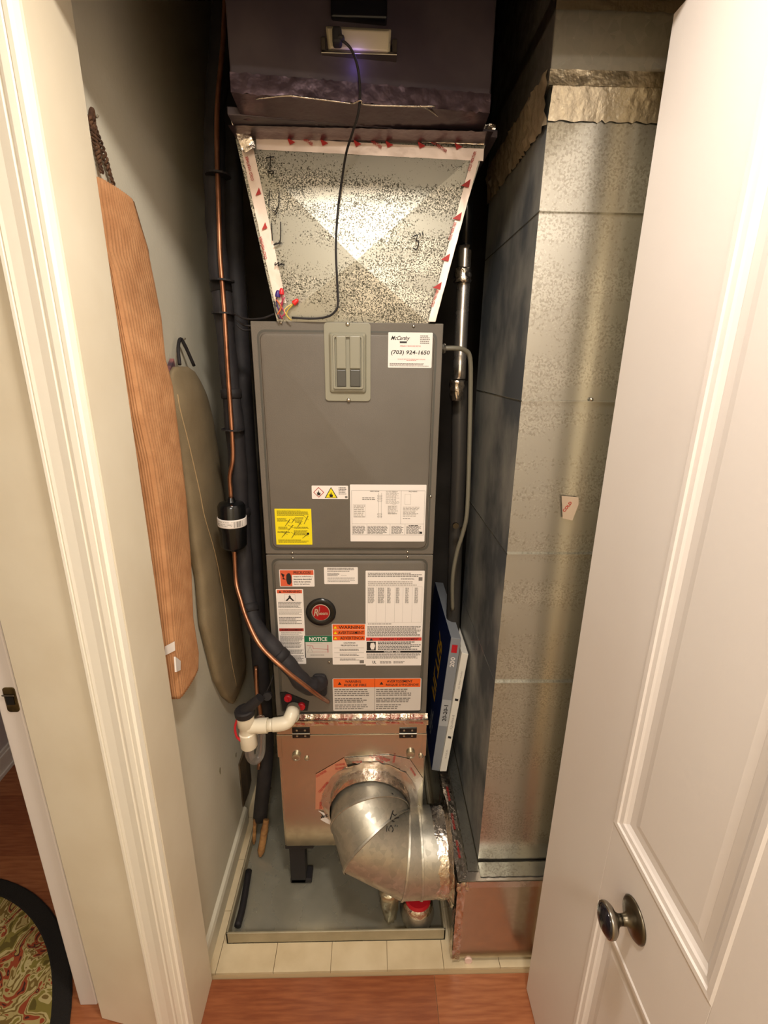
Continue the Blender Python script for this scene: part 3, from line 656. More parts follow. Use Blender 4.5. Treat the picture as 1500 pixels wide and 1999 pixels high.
# ================================================================ LINE SET
ls = thing('suction_line', tuple(W(440, 1000, 1.26)), 'thick black insulated refrigerant pipe running down beside the grey cabinet', 'pipe')
pp = [(452, -330, 1.32), (446, -180, 1.32), (437, -30, 1.32), (432, 80, 1.32), (421, 200, 1.32), (419, 300, 1.31), (420, 400, 1.3), (425, 500, 1.3), (436, 600, 1.29), (447, 720, 1.28), (460, 850, 1.27), (468, 960, 1.27), (474, 1060, 1.26), (480, 1150, 1.24), (497, 1220, 1.19), (530, 1262, 1.145), (565, 1300, 1.13), (592, 1333, 1.130), (614, 1340, 1.148), (628, 1330, 1.180)]
path = cr_([W(*t) for t in pp], 8)
rad = [.0235+.0012*math.sin(i*.9)+.001*math.sin(i*.33) for i in range(len(path))]
MB().tube(path, rad, 18).build('foam_sleeve', m_blk, ls, smooth=True)
for t in ((436, 562, 1.296), (452, 770, 1.276), (472, 1000, 1.266), (486, 1190, 1.212), (545, 1282, 1.137)):
    i = min(range(len(path)), key=lambda k: (path[k]-W(*t)).length); i = max(1, min(i, len(path)-2)); d = (path[i+1]-path[i-1]).normalized()
    MB().lathe([(.0235, -.012), (.0262, -.010), (.0265, .010), (.0235, .012)], path[i], d, 18).build('sleeve_joint_tape', m_strap, ls, smooth=True)
# second dark pipe and wires behind
o = MB().tube(cr_([W(u, v, y) for u, v, y in ((476, -300, 1.42), (462, -20, 1.42), (452, 200, 1.42), (456, 450, 1.42), (470, 700, 1.4), (490, 1000, 1.38), (505, 1250, 1.36), (520, 1450, 1.36), (508, 1596, 1.355))], 8), .026, 14).build('vent_pipe', m_blk, smooth=True)
tag(o, 'dark foam-covered pipe standing behind the refrigerant lines at the left', 'pipe')
cl = thing('liquid_line', tuple(W(455, 900, 1.22)), 'bare copper liquid line strapped to the black insulated pipe', 'pipe')
cp = [(456, -330, 1.28), (450, -180, 1.28), (441, -30, 1.28), (436, 80, 1.28), (425, 200, 1.28), (424, 300, 1.27), (427, 400, 1.26), (430, 500, 1.255), (438, 600, 1.25), (445, 720, 1.24), (453, 840, 1.23), (455, 895, 1.225), (449, 930, 1.222), (451, 965, 1.22), (453, 1000, 1.22), (457, 1050, 1.215), (459, 1100, 1.205), (462, 1140, 1.19), (470, 1170, 1.17), (483, 1210, 1.14), (510, 1262, 1.105), (560, 1310, 1.085), (596, 1338, 1.088), (622, 1358, 1.115), (641, 1370, 1.182)]
cpath = cr_([W(*t) for t in cp], 8)
MB().tube(cpath, .0056, 12).build('copper_tube', m_copper, cl, smooth=True)
for t in ((426, 342, 1.28), (434, 548, 1.27), (437, 612, 1.27), (455, 838, 1.25), (477, 1192, 1.16)):
    c0 = W(*t); MB().lathe([(.0265, -.002), (.029, -.002), (.029, .002), (.0265, .002), (.0265, -.002)] if t[1] < 1100 else [(.007, -.003), (.009, -.003), (.009, .003), (.007, .003)], c0, Vector((.04, 0, 1)) if t[1] < 1100 else Vector((-.4, .3, .8)), 18).build('cable_tie', m_strap, cl)
fdr = thing('filter_drier', tuple(W(454, 1060, 1.22)), 'black cylindrical filter drier with a white barcode band on the copper line', 'valve')
ctr = W(454, 1025, 1.205); ax = (W(451, 980, 1.205)-W(456, 1068, 1.205)).normalized(); h = (W(451, 981, 1.205)-W(456, 1067, 1.205)).length/2
MB().lathe([(.008, -h-.012), (.012, -h-.004), (.030, -h), (.035, -h+.008), (.0355, -.012), (.037, -.008), (.037, .012), (.0355, .016), (.0355, h-.008), (.031, h-.001), (.012, h+.003), (.008, h+.014)], ctr, ax, 32).build('canister', m_blkg, fdr, auto=35)
bn = MB(); bn.lathe([(.0374, .002), (.0376, .004), (.0376, .022), (.0374, .024)], ctr, ax, 40); bnd = bn.build('paper_band', m_paper, fdr, smooth=True)
bt = MB()
rt = EX-ax*EX.dot(ax); rt.normalize(); fw = rt.cross(ax)
if fw.y > 0: fw = -fw
for k in range(26):
    an = math.radians(22+k*1.4)
    if random.random() < .6:
        d = fw*math.cos(an)+rt*math.sin(an); t = d.cross(ax).normalized()*.0005; o_ = ctr+d*.0379
        bt.add([o_+ax*.005-t, o_+ax*.005+t, o_+ax*.021+t, o_+ax*.021-t], [(0, 1, 2, 3)])
for k in range(34):
    an = math.radians(-50+k*2)
    for hh in (.008, .012, .018):
        if random.random() < .6:
            d = fw*math.cos(an)+rt*math.sin(an); t = d.cross(ax).normalized()*.0005; o_ = ctr+d*.0379
            bt.add([o_+ax*hh-t, o_+ax*hh+t, o_+ax*(hh+.0016)+t, o_+ax*(hh+.0016)-t], [(0, 1, 2, 3)])
bt.build('fine_print', m_grey, bnd)

# ================================================================ CONDENSATE TRAP
dr_ = thing('drain_trap', tuple(W(483, 1450, 1.10)), 'white plastic drain tee and elbow with a black cap by the filter box', 'pipe fitting')
yt = 1.115
t0 = W(478, 1392, yt); t1 = W(487, 1456, yt)
tb = MB(); ax = (t0-t1).normalized(); L_ = (t0-t1).length
tb.lathe([(.0225, 0), (.0235, .002), (.0235, L_*.42), (.0205, L_*.44), (.0205, L_*.62), (.024, L_*.66), (.024, L_)], t1, ax, 24)
e0 = W(486, 1418, yt); e1 = W(522, 1416, yt); tb.tube([e0, e1], .0200, 20); tb.tube([W(505, 1417, yt), W(523, 1416, yt)], .0212, 20)
tb.build('tee', m_pvc, dr_, auto=40)
MB().tube([e1, W(537, 1415, yt)], .0175, 20).build('coupling_pipe', m_pvc, dr_, smooth=True)
el = MB(); el.tube(cr_([W(533, 1415, yt), W(550, 1413, yt), W(562, 1408, yt+.005), W(569, 1396, yt+.015), W(572, 1388, yt+.03)], 6), .0195, 20); el.build('elbow', m_pvc, dr_, smooth=True)
MB().tube([W(570, 1398, yt+.018), W(573, 1386, yt+.055), W(574, 1382, 1.184)], [.0215, .0215, .021], 20).build('adapter', m_pvcg, dr_, auto=50)
cpn = MB(); cpn.lathe([(.0265, -.006), (.0275, -.002), (.0275, .010), (.024, .014), (0, .015)], t0, ax, 24); a_ = W(490, 1378, yt); b_2 = W(508, 1362, yt)
cpn.tube([t0+ax*.006, a_, b_2], [.016, .015, .013], 14); cap_ = cpn.build('black_cap', m_strap, dr_, auto=40); cap_['label'] = 'black float switch cap'
rg = MB(); rg.tube(cr_([W(464, 1402, yt-.01), W(459, 1420, yt-.012), W(462, 1437, yt-.012), W(470, 1446, yt-.012)], 6), .0035, 8); rh = rg.build('red_clip', m_red, dr_, smooth=True)
fs = MB(); fs.lathe([(.012, -.008), (.013, 0), (.012, .008)], W(523, 1358, 1.16), (0, -1, .3), 18); fs.tube([W(508, 1364, 1.14), W(520, 1360, 1.16)], .004, 8); fs.tube(cr_([W(521, 1350, 1.16), W(530, 1330, 1.165), W(533, 1318, 1.17)], 4), .0016, 6)
fs.build('float_switch', m_strap, dr_, auto=40)
ct = cr_([W(492, 1440, yt+.02), W(487, 1470, yt+.02), W(497, 1484, yt+.03), W(508, 1472, yt+.045), W(510, 1440, yt+.06), W(508, 1400, yt+.07)], 8)
o = MB().tube(ct, .0135, 16).build('clear_drain_hose', m_clear, smooth=True); tag(o, 'clear plastic hose loop hanging under the white drain tee', 'hose')
o = MB().tube(cr_([W(500, 1300, 1.33), W(502, 1350, 1.30), W(508, 1385, 1.28), W(512, 1430, 1.27), W(505, 1500, 1.27)], 6), .0065, 10).build('copper_stub', m_copper, smooth=True); tag(o, 'short upright copper pipe behind the white drain tee', 'pipe')

# ================================================================ FILTER BOX
YX = 1.166
fb = thing('filter_box', (-.05, 1.42, .19), 'shiny sheet-metal filter box under the cabinet with a hinged front door', 'box')
bz0, bz1 = .198, .672
bx0, bx1 = -.279, .166
b = MB(); b.box(bx0, bx1, YX+.004, 1.72, bz0, ZB-.001); b.build('box_body', m_box, fb, bevel=.002)
zh = W(690, 1433, YX).z
dr2 = MB(); dr2.box(bx0+.006, bx1-.004, YX-.001, YX+.004, bz0+.003, zh-.003); dr2.build('door', m_box, fb, bevel=.001)
fl2 = MB(); zf = W(690, 1476, YX).z; fl2.box(bx0-.002, bx0+.012, YX-.002, YX+.02, zf, zh); fl2.box(bx1-.012, bx1+.002, YX-.002, YX+.02, zf, zh); fl2.box(bx0-.002, bx1+.002, YX-.0035, YX, zh-.003, zh+.001); fl2.build('door_flange', m_box, fb, bevel=.001)
hp = MB(); hp.box(bx0, bx1, YX-.002, YX+.004, zh+.002, ZB-.012); hp.build('head_panel', m_box, fb, bevel=.001)
for u in (588, 797):
    p = W(u, 1431, YX-.004); hw = .026
    hb = MB(); hb.box(p.x-hw, p.x+hw, YX-.005, YX-.0022, p.z+.002, p.z+.018); hb.box(p.x-hw, p.x+hw, YX-.005, YX-.0032, p.z-.018, p.z-.002)
    hg = hb.build('hinge', m_blkg, fb, bevel=.001)
    MB().tube([p+Vector((-hw, -.003, 0)), p+Vector((hw, -.003, 0))], .0024, 10).build('hinge_pin', m_nick, hg)
    for dx in (-.012, .012):
        for dz in (-.010, .010): MB().lathe([(.0035, 0), (.003, .001), (0, .0015)], p+Vector((dx, -.001, dz)), (0, -1, 0), 10).build('rivet', m_steel, hg)
for u, v in ((579, 1475), (802, 1470)):
    p = W(u, v, YX-.001); k = MB(); k.lathe([(.0125, 0), (.0125, .003), (.0135, .006), (.0125, .009), (.008, .010), (.008, .0085), (0, .0085)], p, (0, -1, 0), 24); la = k.build('latch_knob', m_steel, fb, auto=40)
    p2 = W(u+20, v+5, YX-.001); MB().lathe([(.0075, 0), (.0075, .003), (.005, .005), (0, .005)], p2, (0, -1, 0), 16).build('latch_rivet', m_steel, fb, auto=40)
# printed foil tape along the top joint
tt = MB(); crinkle(tt, (X0+.03, YX-.003, ZB-.014), (X1+.004, YX-.003, ZB-.014), (0, 0, .016), (0, -1, 0), 60, 3, .002, .0015, 21)
crinkle(tt, (X0+.03, YX-.003, ZB+.001), (X1+.004, YX-.003, ZB+.001), (0, .022, .001), (0, 0, 1), 60, 3, .0015, .0015, 22)
crinkle(tt, (X0+.03, YF-.0075, ZB+.001), (X1+.004, YF-.0075, ZB+.001), (0, 0, .010), (0, -1, 0), 60, 2, .0012, .0015, 23)
tpo = tt.build('foil_tape', m_foil, fb, smooth=True)
tt = MB()
for i in range(6):
    xx = X0+.045+.070*i
    for k in range(3): text(tt, 'COLD WEATHER', (xx+.002*k, YX+.0005+.006*k, ZB+.0035), (1, 0, 0), (0, 1, 0), .040, .0045)
    text(tt, 'COLD WEATHER', (xx, YX-.0055, ZB-.006), (1, 0, -.08), EZ, .042, .005)
tt.build('red_lettering', m_redink, fb)
# stand feet under the box
for i, (xx, yy) in enumerate(((-.235, 1.20), (.115, 1.27), (-.235, 1.66), (.12, 1.66))):
    o = MB(); o.box(xx-.045, xx+.048, yy-.028, yy+.03, .178, .197); o.box(xx-.034, xx+.018, yy-.020, yy+.02, .012, .178); o.box(xx-.036, xx+.036, yy-.02, yy+.028, .012, .03)
    o = o.build('support_foot', m_strap, bevel=.003)
    tag(o, ['black rubber foot under the front left corner of the filter box', 'black rubber foot under the front right of the filter box, behind the elbow', 'black rubber foot under the rear left corner of the filter box', 'black rubber foot under the rear right corner of the filter box'][i], 'foot')

# ================================================================ DRIP PAN
dp = thing('drip_pan', (-.1, 1.4, .002), 'shallow galvanized drip pan on the tiles under the filter box', 'pan')
px0, px1, py0, py1 = -.438, .232, 1.012, 1.86
MB().box(px0, px1, py0, py1, .0015, .006).build('pan_floor', m_pan, dp)
for nm_, bx_ in (('front_rim', (px0, px1, py0, py0+.006, .0015, .046)), ('left_rim', (px0, px0+.006, py0, py1, .0015, .046)), ('right_rim', (px1-.006, px1, py0, py1, .0015, .046)), ('back_rim', (px0, px1, py1-.006, py1, .0015, .046))):
    MB().box(*bx_).build(nm_, m_pale, dp, bevel=.0015)
# scraps in the left rear of the pan / gap
o = MB().tube(cr_([U(486, 1700, z=.0195), U(474, 1770, z=.0195), U(464, 1808, z=.0195)], 6), .011, 10).build('black_hose', m_strap, smooth=True); tag(o, 'black rubber hose lying along the left rim of the drip pan', 'hose')
def stick(name, a, b_, r, label):
    o = MB(); A_ = Vector(a); B_ = Vector(b_); n = 7
    pts_ = [A_.lerp(B_, i/n) for i in range(n+1)]; rr_ = [r*(.75+.3*random.random()) for _ in pts_]; rr_[-1] *= .45
    o.tube(pts_, rr_, 6); o = o.build(name, m_wblock, auto=60); return tag(o, label, 'wood scrap')
stick('wood_scrap', W(520, 1600, 1.33), U(508, 1672, z=.018), .014, 'splintered pale wood scrap standing left of the filter box')
stick('wood_splinter', W(498, 1598, 1.34), U(496, 1648, z=.016), .007, 'thin pale splinter leaning on the wall beside the larger wood scrap')
o = MB(); a = W(467, 1610, 1.42)
o.prism([(-.483, 1.40), (-.478, 1.40), (-.474, 1.46), (-.478, 1.52), (-.483, 1.52)], .10, .30); o = o.build('stained_board', m_stain); tag(o, 'narrow water-stained board on the closet wall above the base board end', 'board')

# ================================================================ ROUND ELBOW
eb = thing('round_elbow_duct', (.08, 1.07, .12), 'galvanized round elbow duct with marker writing joining filter box to floor duct', 'duct')
R_ = .121
EC0 = (-.002, YX-.002, .392); EC1 = (.238, 1.100, .262)
rings_def = [(EC0, (0, -1, 0), R_),
             ((.000, 1.112, .378), (.22, -1, -.28), R_),
             ((.020, 1.078, .328), (.85, -1, -.5), R_*1.01),
             ((.104, 1.090, .272), (1, -.05, -.12), R_*1.01),
             ((.150, 1.096, .264), (1, 0, 0), R_),
             (EC1, (1, 0, 0), R_*.99)]
def ring(c, n, r, seg=48):
    n = Vector(n).normalized(); up2 = Vector((0, 0, 1)); up2 = (up2-n*up2.dot(n)).normalized(); s2 = n.cross(up2)
    return [Vector(c)+(up2*math.cos(t)+s2*math.sin(t))*r for t in [2*PI*k/seg for k in range(seg)]]
RG = [ring(*d) for d in rings_def]
allv = []; allf = []
for k in range(5):
    g = MB(); g.loft([RG[k], RG[k+1]], cap=False)
    o = g.build('duct_gore', m_galv, eb, auto=60)
    base = len(allv); allv += [Vector(v) for v in g.v]; allf += [tuple(base+i for i in f) for f in g.f]
for k in (1, 2, 3, 4):   # raised seams
    g = MB(); cc_ = Vector(rings_def[k][0]); n_ = Vector(rings_def[k][1]).normalized()
    rings2 = []
    for off, gr in ((-.004, 1.0), (-.003, 1.022), (.003, 1.022), (.004, 1.0)):
        rings2.append([cc_+(p-cc_)*gr+n_*off for p in RG[k]])
    g.loft(rings2, cap=False); g.build('raised_seam', m_galv, eb, auto=60)
bvh = BVHTree.FromPolygons(allv, allf)
def onduct(u, v, lift=.0025):
    r = Vector((u-CX, v-CY, F)); d = Vector((r.dot(Xc), r.dot(Yc), r.dot(Zc))).normalized()
    h = bvh.ray_cast(EYE, d)
    if h[0] is None: return None
    return h[0]-d*lift
mk = MB()
for ps in (((756, 1612), (755, 1624)), ((764, 1611), (759, 1618), (762, 1626), (768, 1620), (764, 1611)), ((771, 1614), (772, 1610)), ((775, 1615), (776, 1611)), ((763, 1600), (770, 1604)), ((766, 1588), (772, 1593)), ((770, 1598), (779, 1596)), ((774, 1590), (770, 1595)), ((768, 1582), (762, 1600)), ((765, 1548), (768, 1551)), ((771, 1552), (772, 1556))):
    q = [onduct(u, v) for u, v in ps]; q = [a for a in q if a is not None]
    if len(q) > 1: mk.tube(cr_(q, 4), .0015, 5)
if mk.v: mk.build('marker_writing', m_black, eb)
# crinkled foil collars at both ends
def foilring(c, n, r0, r1, off0, off1, seed, amp=.004, seg=72, m=6):
    n = Vector(n).normalized(); up2 = Vector((0, 0, 1)); up2 = (up2-n*up2.dot(n)).normalized(); s2 = n.cross(up2); rr_ = []
    for j in range(m+1):
        t = j/m; row_ = []
        for i in range(seg):
            a = 2*PI*i/seg; d = up2*math.cos(a)+s2*math.sin(a)
            nz_ = noise.noise(d*9+Vector((seed, j*.7, 0)))*amp+noise.noise(d*28+Vector((seed, j, 3)))*amp*.7
            r = r0+(r1-r0)*t+nz_*(.5+t); row_.append(Vector(c)+d*r+n*(off0+(off1-off0)*t+abs(nz_)*.6))
        rr_.append(row_)
    b = MB(); b.loft(rr_, cap=False); return b
foilring(EC0, (0, -1, 0), R_+.002, R_+.004, .045, .002, 3, .003).build('foil_collar', m_foil, eb, smooth=True)
o = foilring(EC0, (0, -1, 0), R_+.002, R_+.030, .006, .0025, 5, .004); o.build('foil_collar', m_foilsm, eb, smooth=True)
foilring(EC1, (-1, 0, 0), R_+.001, R_+.002, .050, .004, 7, .002).build('foil_collar', m_foil, eb, smooth=True)
foilring(EC1, (-1, 0, 0), R_+.001, R_+.026, .012, .001, 8, .005).build('foil_collar', m_foil, eb, smooth=True)
# peeled printed tape patches on the box face round the collar
tm = mat('salmon_tape', (214, 150, 120), .5, .45, bump=.2)
def patch(pts, y, m, nm_, par):
    b = MB(); P_ = [W(u, v, y) for u, v in pts]; n = len(P_)
    b.add([p for p in P_]+[p+Vector((0, .0008, 0)) for p in P_], [tuple(range(n)), tuple(range(n, 2*n))]+[(i, (i+1) % n, n+(i+1) % n, n+i) for i in range(n)])
    return b.build(nm_, m, par)
pt1 = patch([(617, 1512), (672, 1480), (680, 1500), (660, 1540), (655, 1580), (616, 1580)], YX-.004, tm, 'tape_patch', eb)
pt2 = patch([(622, 1583), (640, 1590), (664, 1594), (664, 1618), (636, 1606), (626, 1600), (632, 1592)], YX-.005, m_paper, 'tape_patch', eb)
pt3 = patch([(672, 1480), (760, 1474), (800, 1482), (826, 1520), (810, 1560), (780, 1500), (700, 1492)], YX-.0036, m_foilsm, 'tape_patch', eb)
rl = MB()
for (u, v, a, ln) in ((625, 1548, .95, .05), (632, 1556, .95, .05), (628, 1580, 1.5, .03), (640, 1578, 1.45, .03), (618, 1518, .6, .04), (655, 1496, .15, .03), (655, 1503, .15, .03)): tilted(rl, 'COLD WEATHER', u, v, YX-.0055, a, ln, .0075)
for (u, v, a, ln) in ((720, 1478, -.5, .05), (728, 1476, -.5, .05), (736, 1476, -.5, .045), (688, 1490, .05, .03), (770, 1490, 1.4, .03), (800, 1500, -1.1, .035)): tilted(rl, 'COLD WEATHER', u, v, YX-.0055, a, ln, .006)
rl.build('red_lettering', m_redink, eb)
b = MB(); tilted(b, 'MIZ', 628, 1598, YX-.0062, .35, .024, .009); b.build('black_lettering', m_black, eb)

# foil bundle under the elbow, foil-topped can
o = MB(); c0 = Vector((.062, 1.075, .007)); rows = []
for j in range(9):
    t = j/8; rw = []
    for i in range(28):
        a = 2*PI*i/28; d = Vector((math.cos(a), math.sin(a), 0)); r = .020+.014*t+noise.noise(Vector((d.x*2.5, d.y*2.5, t*3)))*.008+noise.noise(Vector((d.x*9, d.y*9, t*8)))*.003
        rw.append(c0+d*max(r, .01)+Vector((0, 0, t*.135)))
    rows.append(rw)
o.loft(rows); o = o.build('foil_bundle', mat('wrinkled_foil', (196, 188, 166), .34, 1, bump=.9, bscale=40), smooth=True); tag(o, 'crumpled foil bundle standing in the drip pan under the elbow', 'foil')
cn = thing('floor_can', (.150, 1.075, .006), 'silver round can with a red top, in the pan under the elbow duct', 'can')
MB().lathe([(.040, 0), (.050, .006), (.054, .03), (.049, .060)], (.150, 1.075, .006), (0, 0, 1), 28).build('can_body', m_galv, cn, auto=50)
MB().lathe([(.049, .058), (.047, .074), (.041, .082)], (.150, 1.075, .006), (0, 0, 1), 28).build('foil_rim', m_foil, cn, auto=50)
MB().lathe([(.041, .081), (.036, .092), (.0, .094)], (.150, 1.075, .006), (0, 0, 1), 28).build('red_top', m_red, cn, auto=50)

# ================================================================ FLOOR TRUNK DUCT
tk = thing('floor_duct', (.6, 1.2, .02), 'low foil-taped sheet metal trunk duct along the floor at the right', 'duct')
tx0, tx1, ty0, ty1, tz0, tz1 = .243, .90, .953, 1.74, .018, .333
MB().box(tx0, tx1, ty0, ty1, tz0, tz1).build('trunk_box', m_foilsm if False else m_box, tk, bevel=.002)
tb = MB()
crinkle(tb, (tx0-.001, ty0-.002, tz0), (tx0-.001, ty0-.002, tz1), (.022, 0, 0), (0, -1, 0), 40, 3, .003, .003, 31)
crinkle(tb, (tx0-.002, ty0, tz0), (tx0-.002, ty0, tz1), (0, .03, 0), (-1, 0, 0), 40, 3, .003, .003, 32)
crinkle(tb, (tx0-.002, ty0, tz1-.03), (tx0-.002, ty1, tz1-.03), (0, 0, .031), (-1, 0, 0), 60, 3, .003, .003, 33)
crinkle(tb, (tx0, ty0, tz1+.001), (tx0, ty1, tz1+.001), (.028, 0, 0), (0, 0, 1), 60, 3, .002, .003, 34)
crinkle(tb, (tx0-.004, ty0-.004, tz1-.03), (tx0+.030, ty0-.004, tz1-.03), (0, .0, .034), (0, -1, .3), 16, 8, .009, .005, 35)
tb.build('foil_tape', m_foil, tk, smooth=True)
tb = MB(); crinkle(tb, (tx0+.02, ty0-.001, tz1-.022), (tx1, ty0-.001, tz1-.022), (0, 0, .022), (0, -1, 0), 60, 3, .0012, .001, 36)
crinkle(tb, (tx0+.01, ty0, tz1+.001), (tx1, ty0, tz1+.001), (0, .03, 0), (0, 0, 1), 60, 3, .0012, .001, 37)
tb.build('edge_tape', m_foilsm, tk, smooth=True)
rt_ = MB()
for yy in (1.00, 1.02, 1.13, 1.15, 1.25, 1.27, 1.37, 1.45): text(rt_, 'COLD WEATHER', (tx0-.0055, yy, tz1-.10), (0, -.0, 1), (0, 1, 0), .07, .007)
for yy in (1.03, 1.12, 1.22, 1.34): text(rt_, 'COLD WEATHER', (tx0+.012, yy+.04, tz1+.0045), (0, -1, 0), (1, 0, 0), .055, .007)
rt_.build('red_lettering', m_redink, tk)
a = U(955, 1637, z=tz1+.004); b2 = U(1042, 1635, z=tz1+.004)
ps = [U(u, v, z=tz1+.0035) for u, v in ((953, 1637), (1000, 1638), (1042, 1637), (1038, 1641), (990, 1646), (957, 1654))]
o = MB(); o.prism([(p.x, p.y) for p in ps], tz1+.0025, tz1+.0035); o.build('torn_paper', m_paper, tk)
ps = U(912, 1881, y=ty0+.01); o = MB(); o.lathe([(.011, 0), (.011, .008), (0, .008)], (ps.x, ty0+.004, .012), (0, -1, 0), 20)
o = o.build('small_caster', mat('pink_white_plastic', (236, 206, 196), .4), at=(ps.x, ty0, .001)); tag(o, 'small pale round disc under the front left corner of the floor duct', 'caster')

# ================================================================ VERTICAL DUCT
vd = thing('vertical_duct', (.6, 1.2, .34), 'tall galvanized rectangular duct rising at the right beside the door', 'duct')
vx0, vx1, vy0, vy1 = .310, .86, 1.008, 1.455
zseam = [.341]+[U(1000, v, y=vy0).z for v in (1330, 1080, 782, 412)]+[U(1150, 172, y=vy0).z]
# bodies: sections with slightly wavy front sheet
for i in range(5):
    z0, z1 = zseam[i], zseam[i+1]
    b = MB(); nx, nz_ = 30, 8
    grid = []
    for k in range(nz_+1):
        z = z0+(z1-z0)*k/nz_; rw = []
        for j in range(nx+1):
            x = vx0+(vx1-vx0)*j/nx; t = j/nx
            bow = .0010*math.sin(t*PI*2.2)+.0007*noise.noise(Vector((x*7, z*1.2, i)))*min(1, t*12)
            rw.append((x, vy0-bow*.9, z))
        rw.append((vx1, vy1, z)); rw.append((vx0, vy1, z)); grid.append(rw)
    b.loft(grid)
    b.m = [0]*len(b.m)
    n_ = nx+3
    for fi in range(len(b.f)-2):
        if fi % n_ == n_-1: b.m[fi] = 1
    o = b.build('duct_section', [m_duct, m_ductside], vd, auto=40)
    if i < 4:
        MB().box(vx0-.001, vx1+.001, vy0-.0075, vy1, z1-.0012, z1+.0006).build('seam_fold', m_duct, vd)
ze = zseam[5]
MB().box(vx0-.008, vx1+.01, vy0-.014, vy1+.004, ze, 2.898).build('upper_section', m_galv, vd, bevel=.003)
# tape bands round the top joint and at the ceiling
tb = MB()
zt = U(1150, 172, y=vy0-.014).z
crinkle(tb, (vx0-.009, vy0-.015, ze-.004), (vx1, vy0-.015, ze-.004), (0, 0, .022), (0, -1, 0), 50, 3, .002, .001, 41)
crinkle(tb, (vx0-.001, vy0-.0022, ze-.050), (vx1, vy0-.0022, ze-.050), (0, -.011, .050), (0, -1, 0), 80, 6, .003, .006, 42)
t2 = MB(); crinkle(t2, (vx0-.001, vy0-.003, ze-.056), (vx0-.001, vy1, ze-.056), (-.008, 0, .080), (-1, 0, 0), 60, 8, .010, .008, 43); t2.build('side_tape', mat('brightened_foil', (178, 160, 132), .45, .5, bump=.6, bscale=50), vd, smooth=True)  # less metallic foil, colour set to look lit on the dark duct side
crinkle(tb, (vx0-.009, vy0-.016, 2.262), (vx1, vy0-.016, 2.262), (0, 0, .03), (0, -1, 0), 50, 3, .003, .003, 44)
crinkle(tb, (vx0-.010, vy0-.016, 2.262), (vx0-.010, vy1, 2.262), (0, 0, .025), (-1, 0, 0), 50, 3, .003, .003, 45)
tb.build('foil_band', mat('aged_foil', (186, 176, 156), .34, 1, bump=.7, bscale=50), vd, smooth=True)
# dust-caked foot flange
tb = MB(); crinkle(tb, (vx0-.002, vy0-.006, .3365), (vx1, vy0-.006, .3365), (0, -.040, 0), (0, 0, 1), 50, 3, .002, .002, 46)
crinkle(tb, (vx0-.004, vy0-.03, .3365), (vx0-.004, vy1, .3365), (-.03, 0, 0), (0, 0, 1), 50, 3, .002, .003, 47)
tb.build('foot_tape', m_duct, vd, smooth=True)
screw(1155, 780, vy0-.006, vd, .004)
ps = [(1097, 968), (1130, 971), (1130, 985), (1118, 1016), (1108, 1014), (1099, 1012)]
pt = patch(ps, vy0-.0065, mat('clear_film_scrap', (190, 170, 150), .2, .2), 'tape_scrap', vd)
rl = MB(); tilted(rl, 'COLD', 1103, 1000, vy0-.0075, 1.0, .026, .007); rl.build('red_lettering', m_redink, vd)

# ================================================================ things in the gap between cabinet and vertical duct
gp = thing('foil_wrapped_pipe', tuple(W(895, 700, 1.36)), 'slim vertical pipe wrapped in silver foil right of the cabinet', 'pipe')
path2 = [W(908, 480, 1.37), W(906, 530, 1.37), W(905, 560, 1.365), W(901, 640, 1.36), (W(897, 740, 1.35))]
MB().tube(cr_(path2, 6), .0175, 16).build('foil_sleeve', m_foilsm, gp, smooth=True)
for (u, v, s_) in ((904, 535, 1), (892, 752, 2)):
    c0 = W(u, v, 1.35); rows = []
    for j in range(8):
        t = j/7; rows.append([c0+Vector((math.cos(a), math.sin(a), 0))*(.021+.008*noise.noise(Vector((math.cos(a)*4, math.sin(a)*4, t*5+s_))))*(1-.3*t*(s_ == 2))+Vector((0, 0, .014-(.035+.02*(s_ == 2))*t)) for a in [2*PI*k/24 for k in range(24)]])
    MB().loft(rows).build('crumpled_foil', m_foil, gp, smooth=True)
MB().tube([W(910, 490, 1.37), W(912, 380, 1.38), W(915, 300, 1.40)], .0165, 14).build('black_upper_sleeve', m_blkg, gp, smooth=True)
o = MB().tube(cr_([W(898, 745, 1.40), W(896, 900, 1.40), W(890, 1050, 1.41), W(885, 1200, 1.42), W(878, 1420, 1.44)], 6), .0225, 14).build('dark_riser_pipe', mat('dark_grey_pipe', (62, 58, 54), .35), smooth=True)
tag(o, 'dark grey pipe below the foil-wrapped pipe, right of the cabinet', 'pipe')
cdt = thing('electrical_conduit', tuple(W(900, 700, 1.3)), 'grey flexible conduit leaving the cabinet side and dropping behind the filters', 'conduit')
MB().tube(cr_([W(862, 680, 1.27), W(890, 680, 1.27), W(908, 684, 1.28), W(918, 700, 1.29), W(919, 760, 1.30), (W(916, 900, 1.31)), W(912, 1000, 1.31), W(904, 1040, 1.32), W(892, 1080, 1.33), W(884, 1130, 1.34), W(884, 1190, 1.36)], 8), .0062, 10).build('conduit', mat('conduit_grey', (122, 116, 100), .45), cdt, smooth=True)
MB().lathe([(.011, -.005), (.013, 0), (.011, .005)], W(866, 680, 1.27), (1, 0, 0), 12).build('connector', m_steel, cdt)
for u, v in ((890, 1026), (904, 1034)): MB().lathe([(.009, -.004), (.010, 0), (.009, .004)], W(u, v, 1.33), (0, -1, 0), 12).build('clamp', m_bronze, cdt)

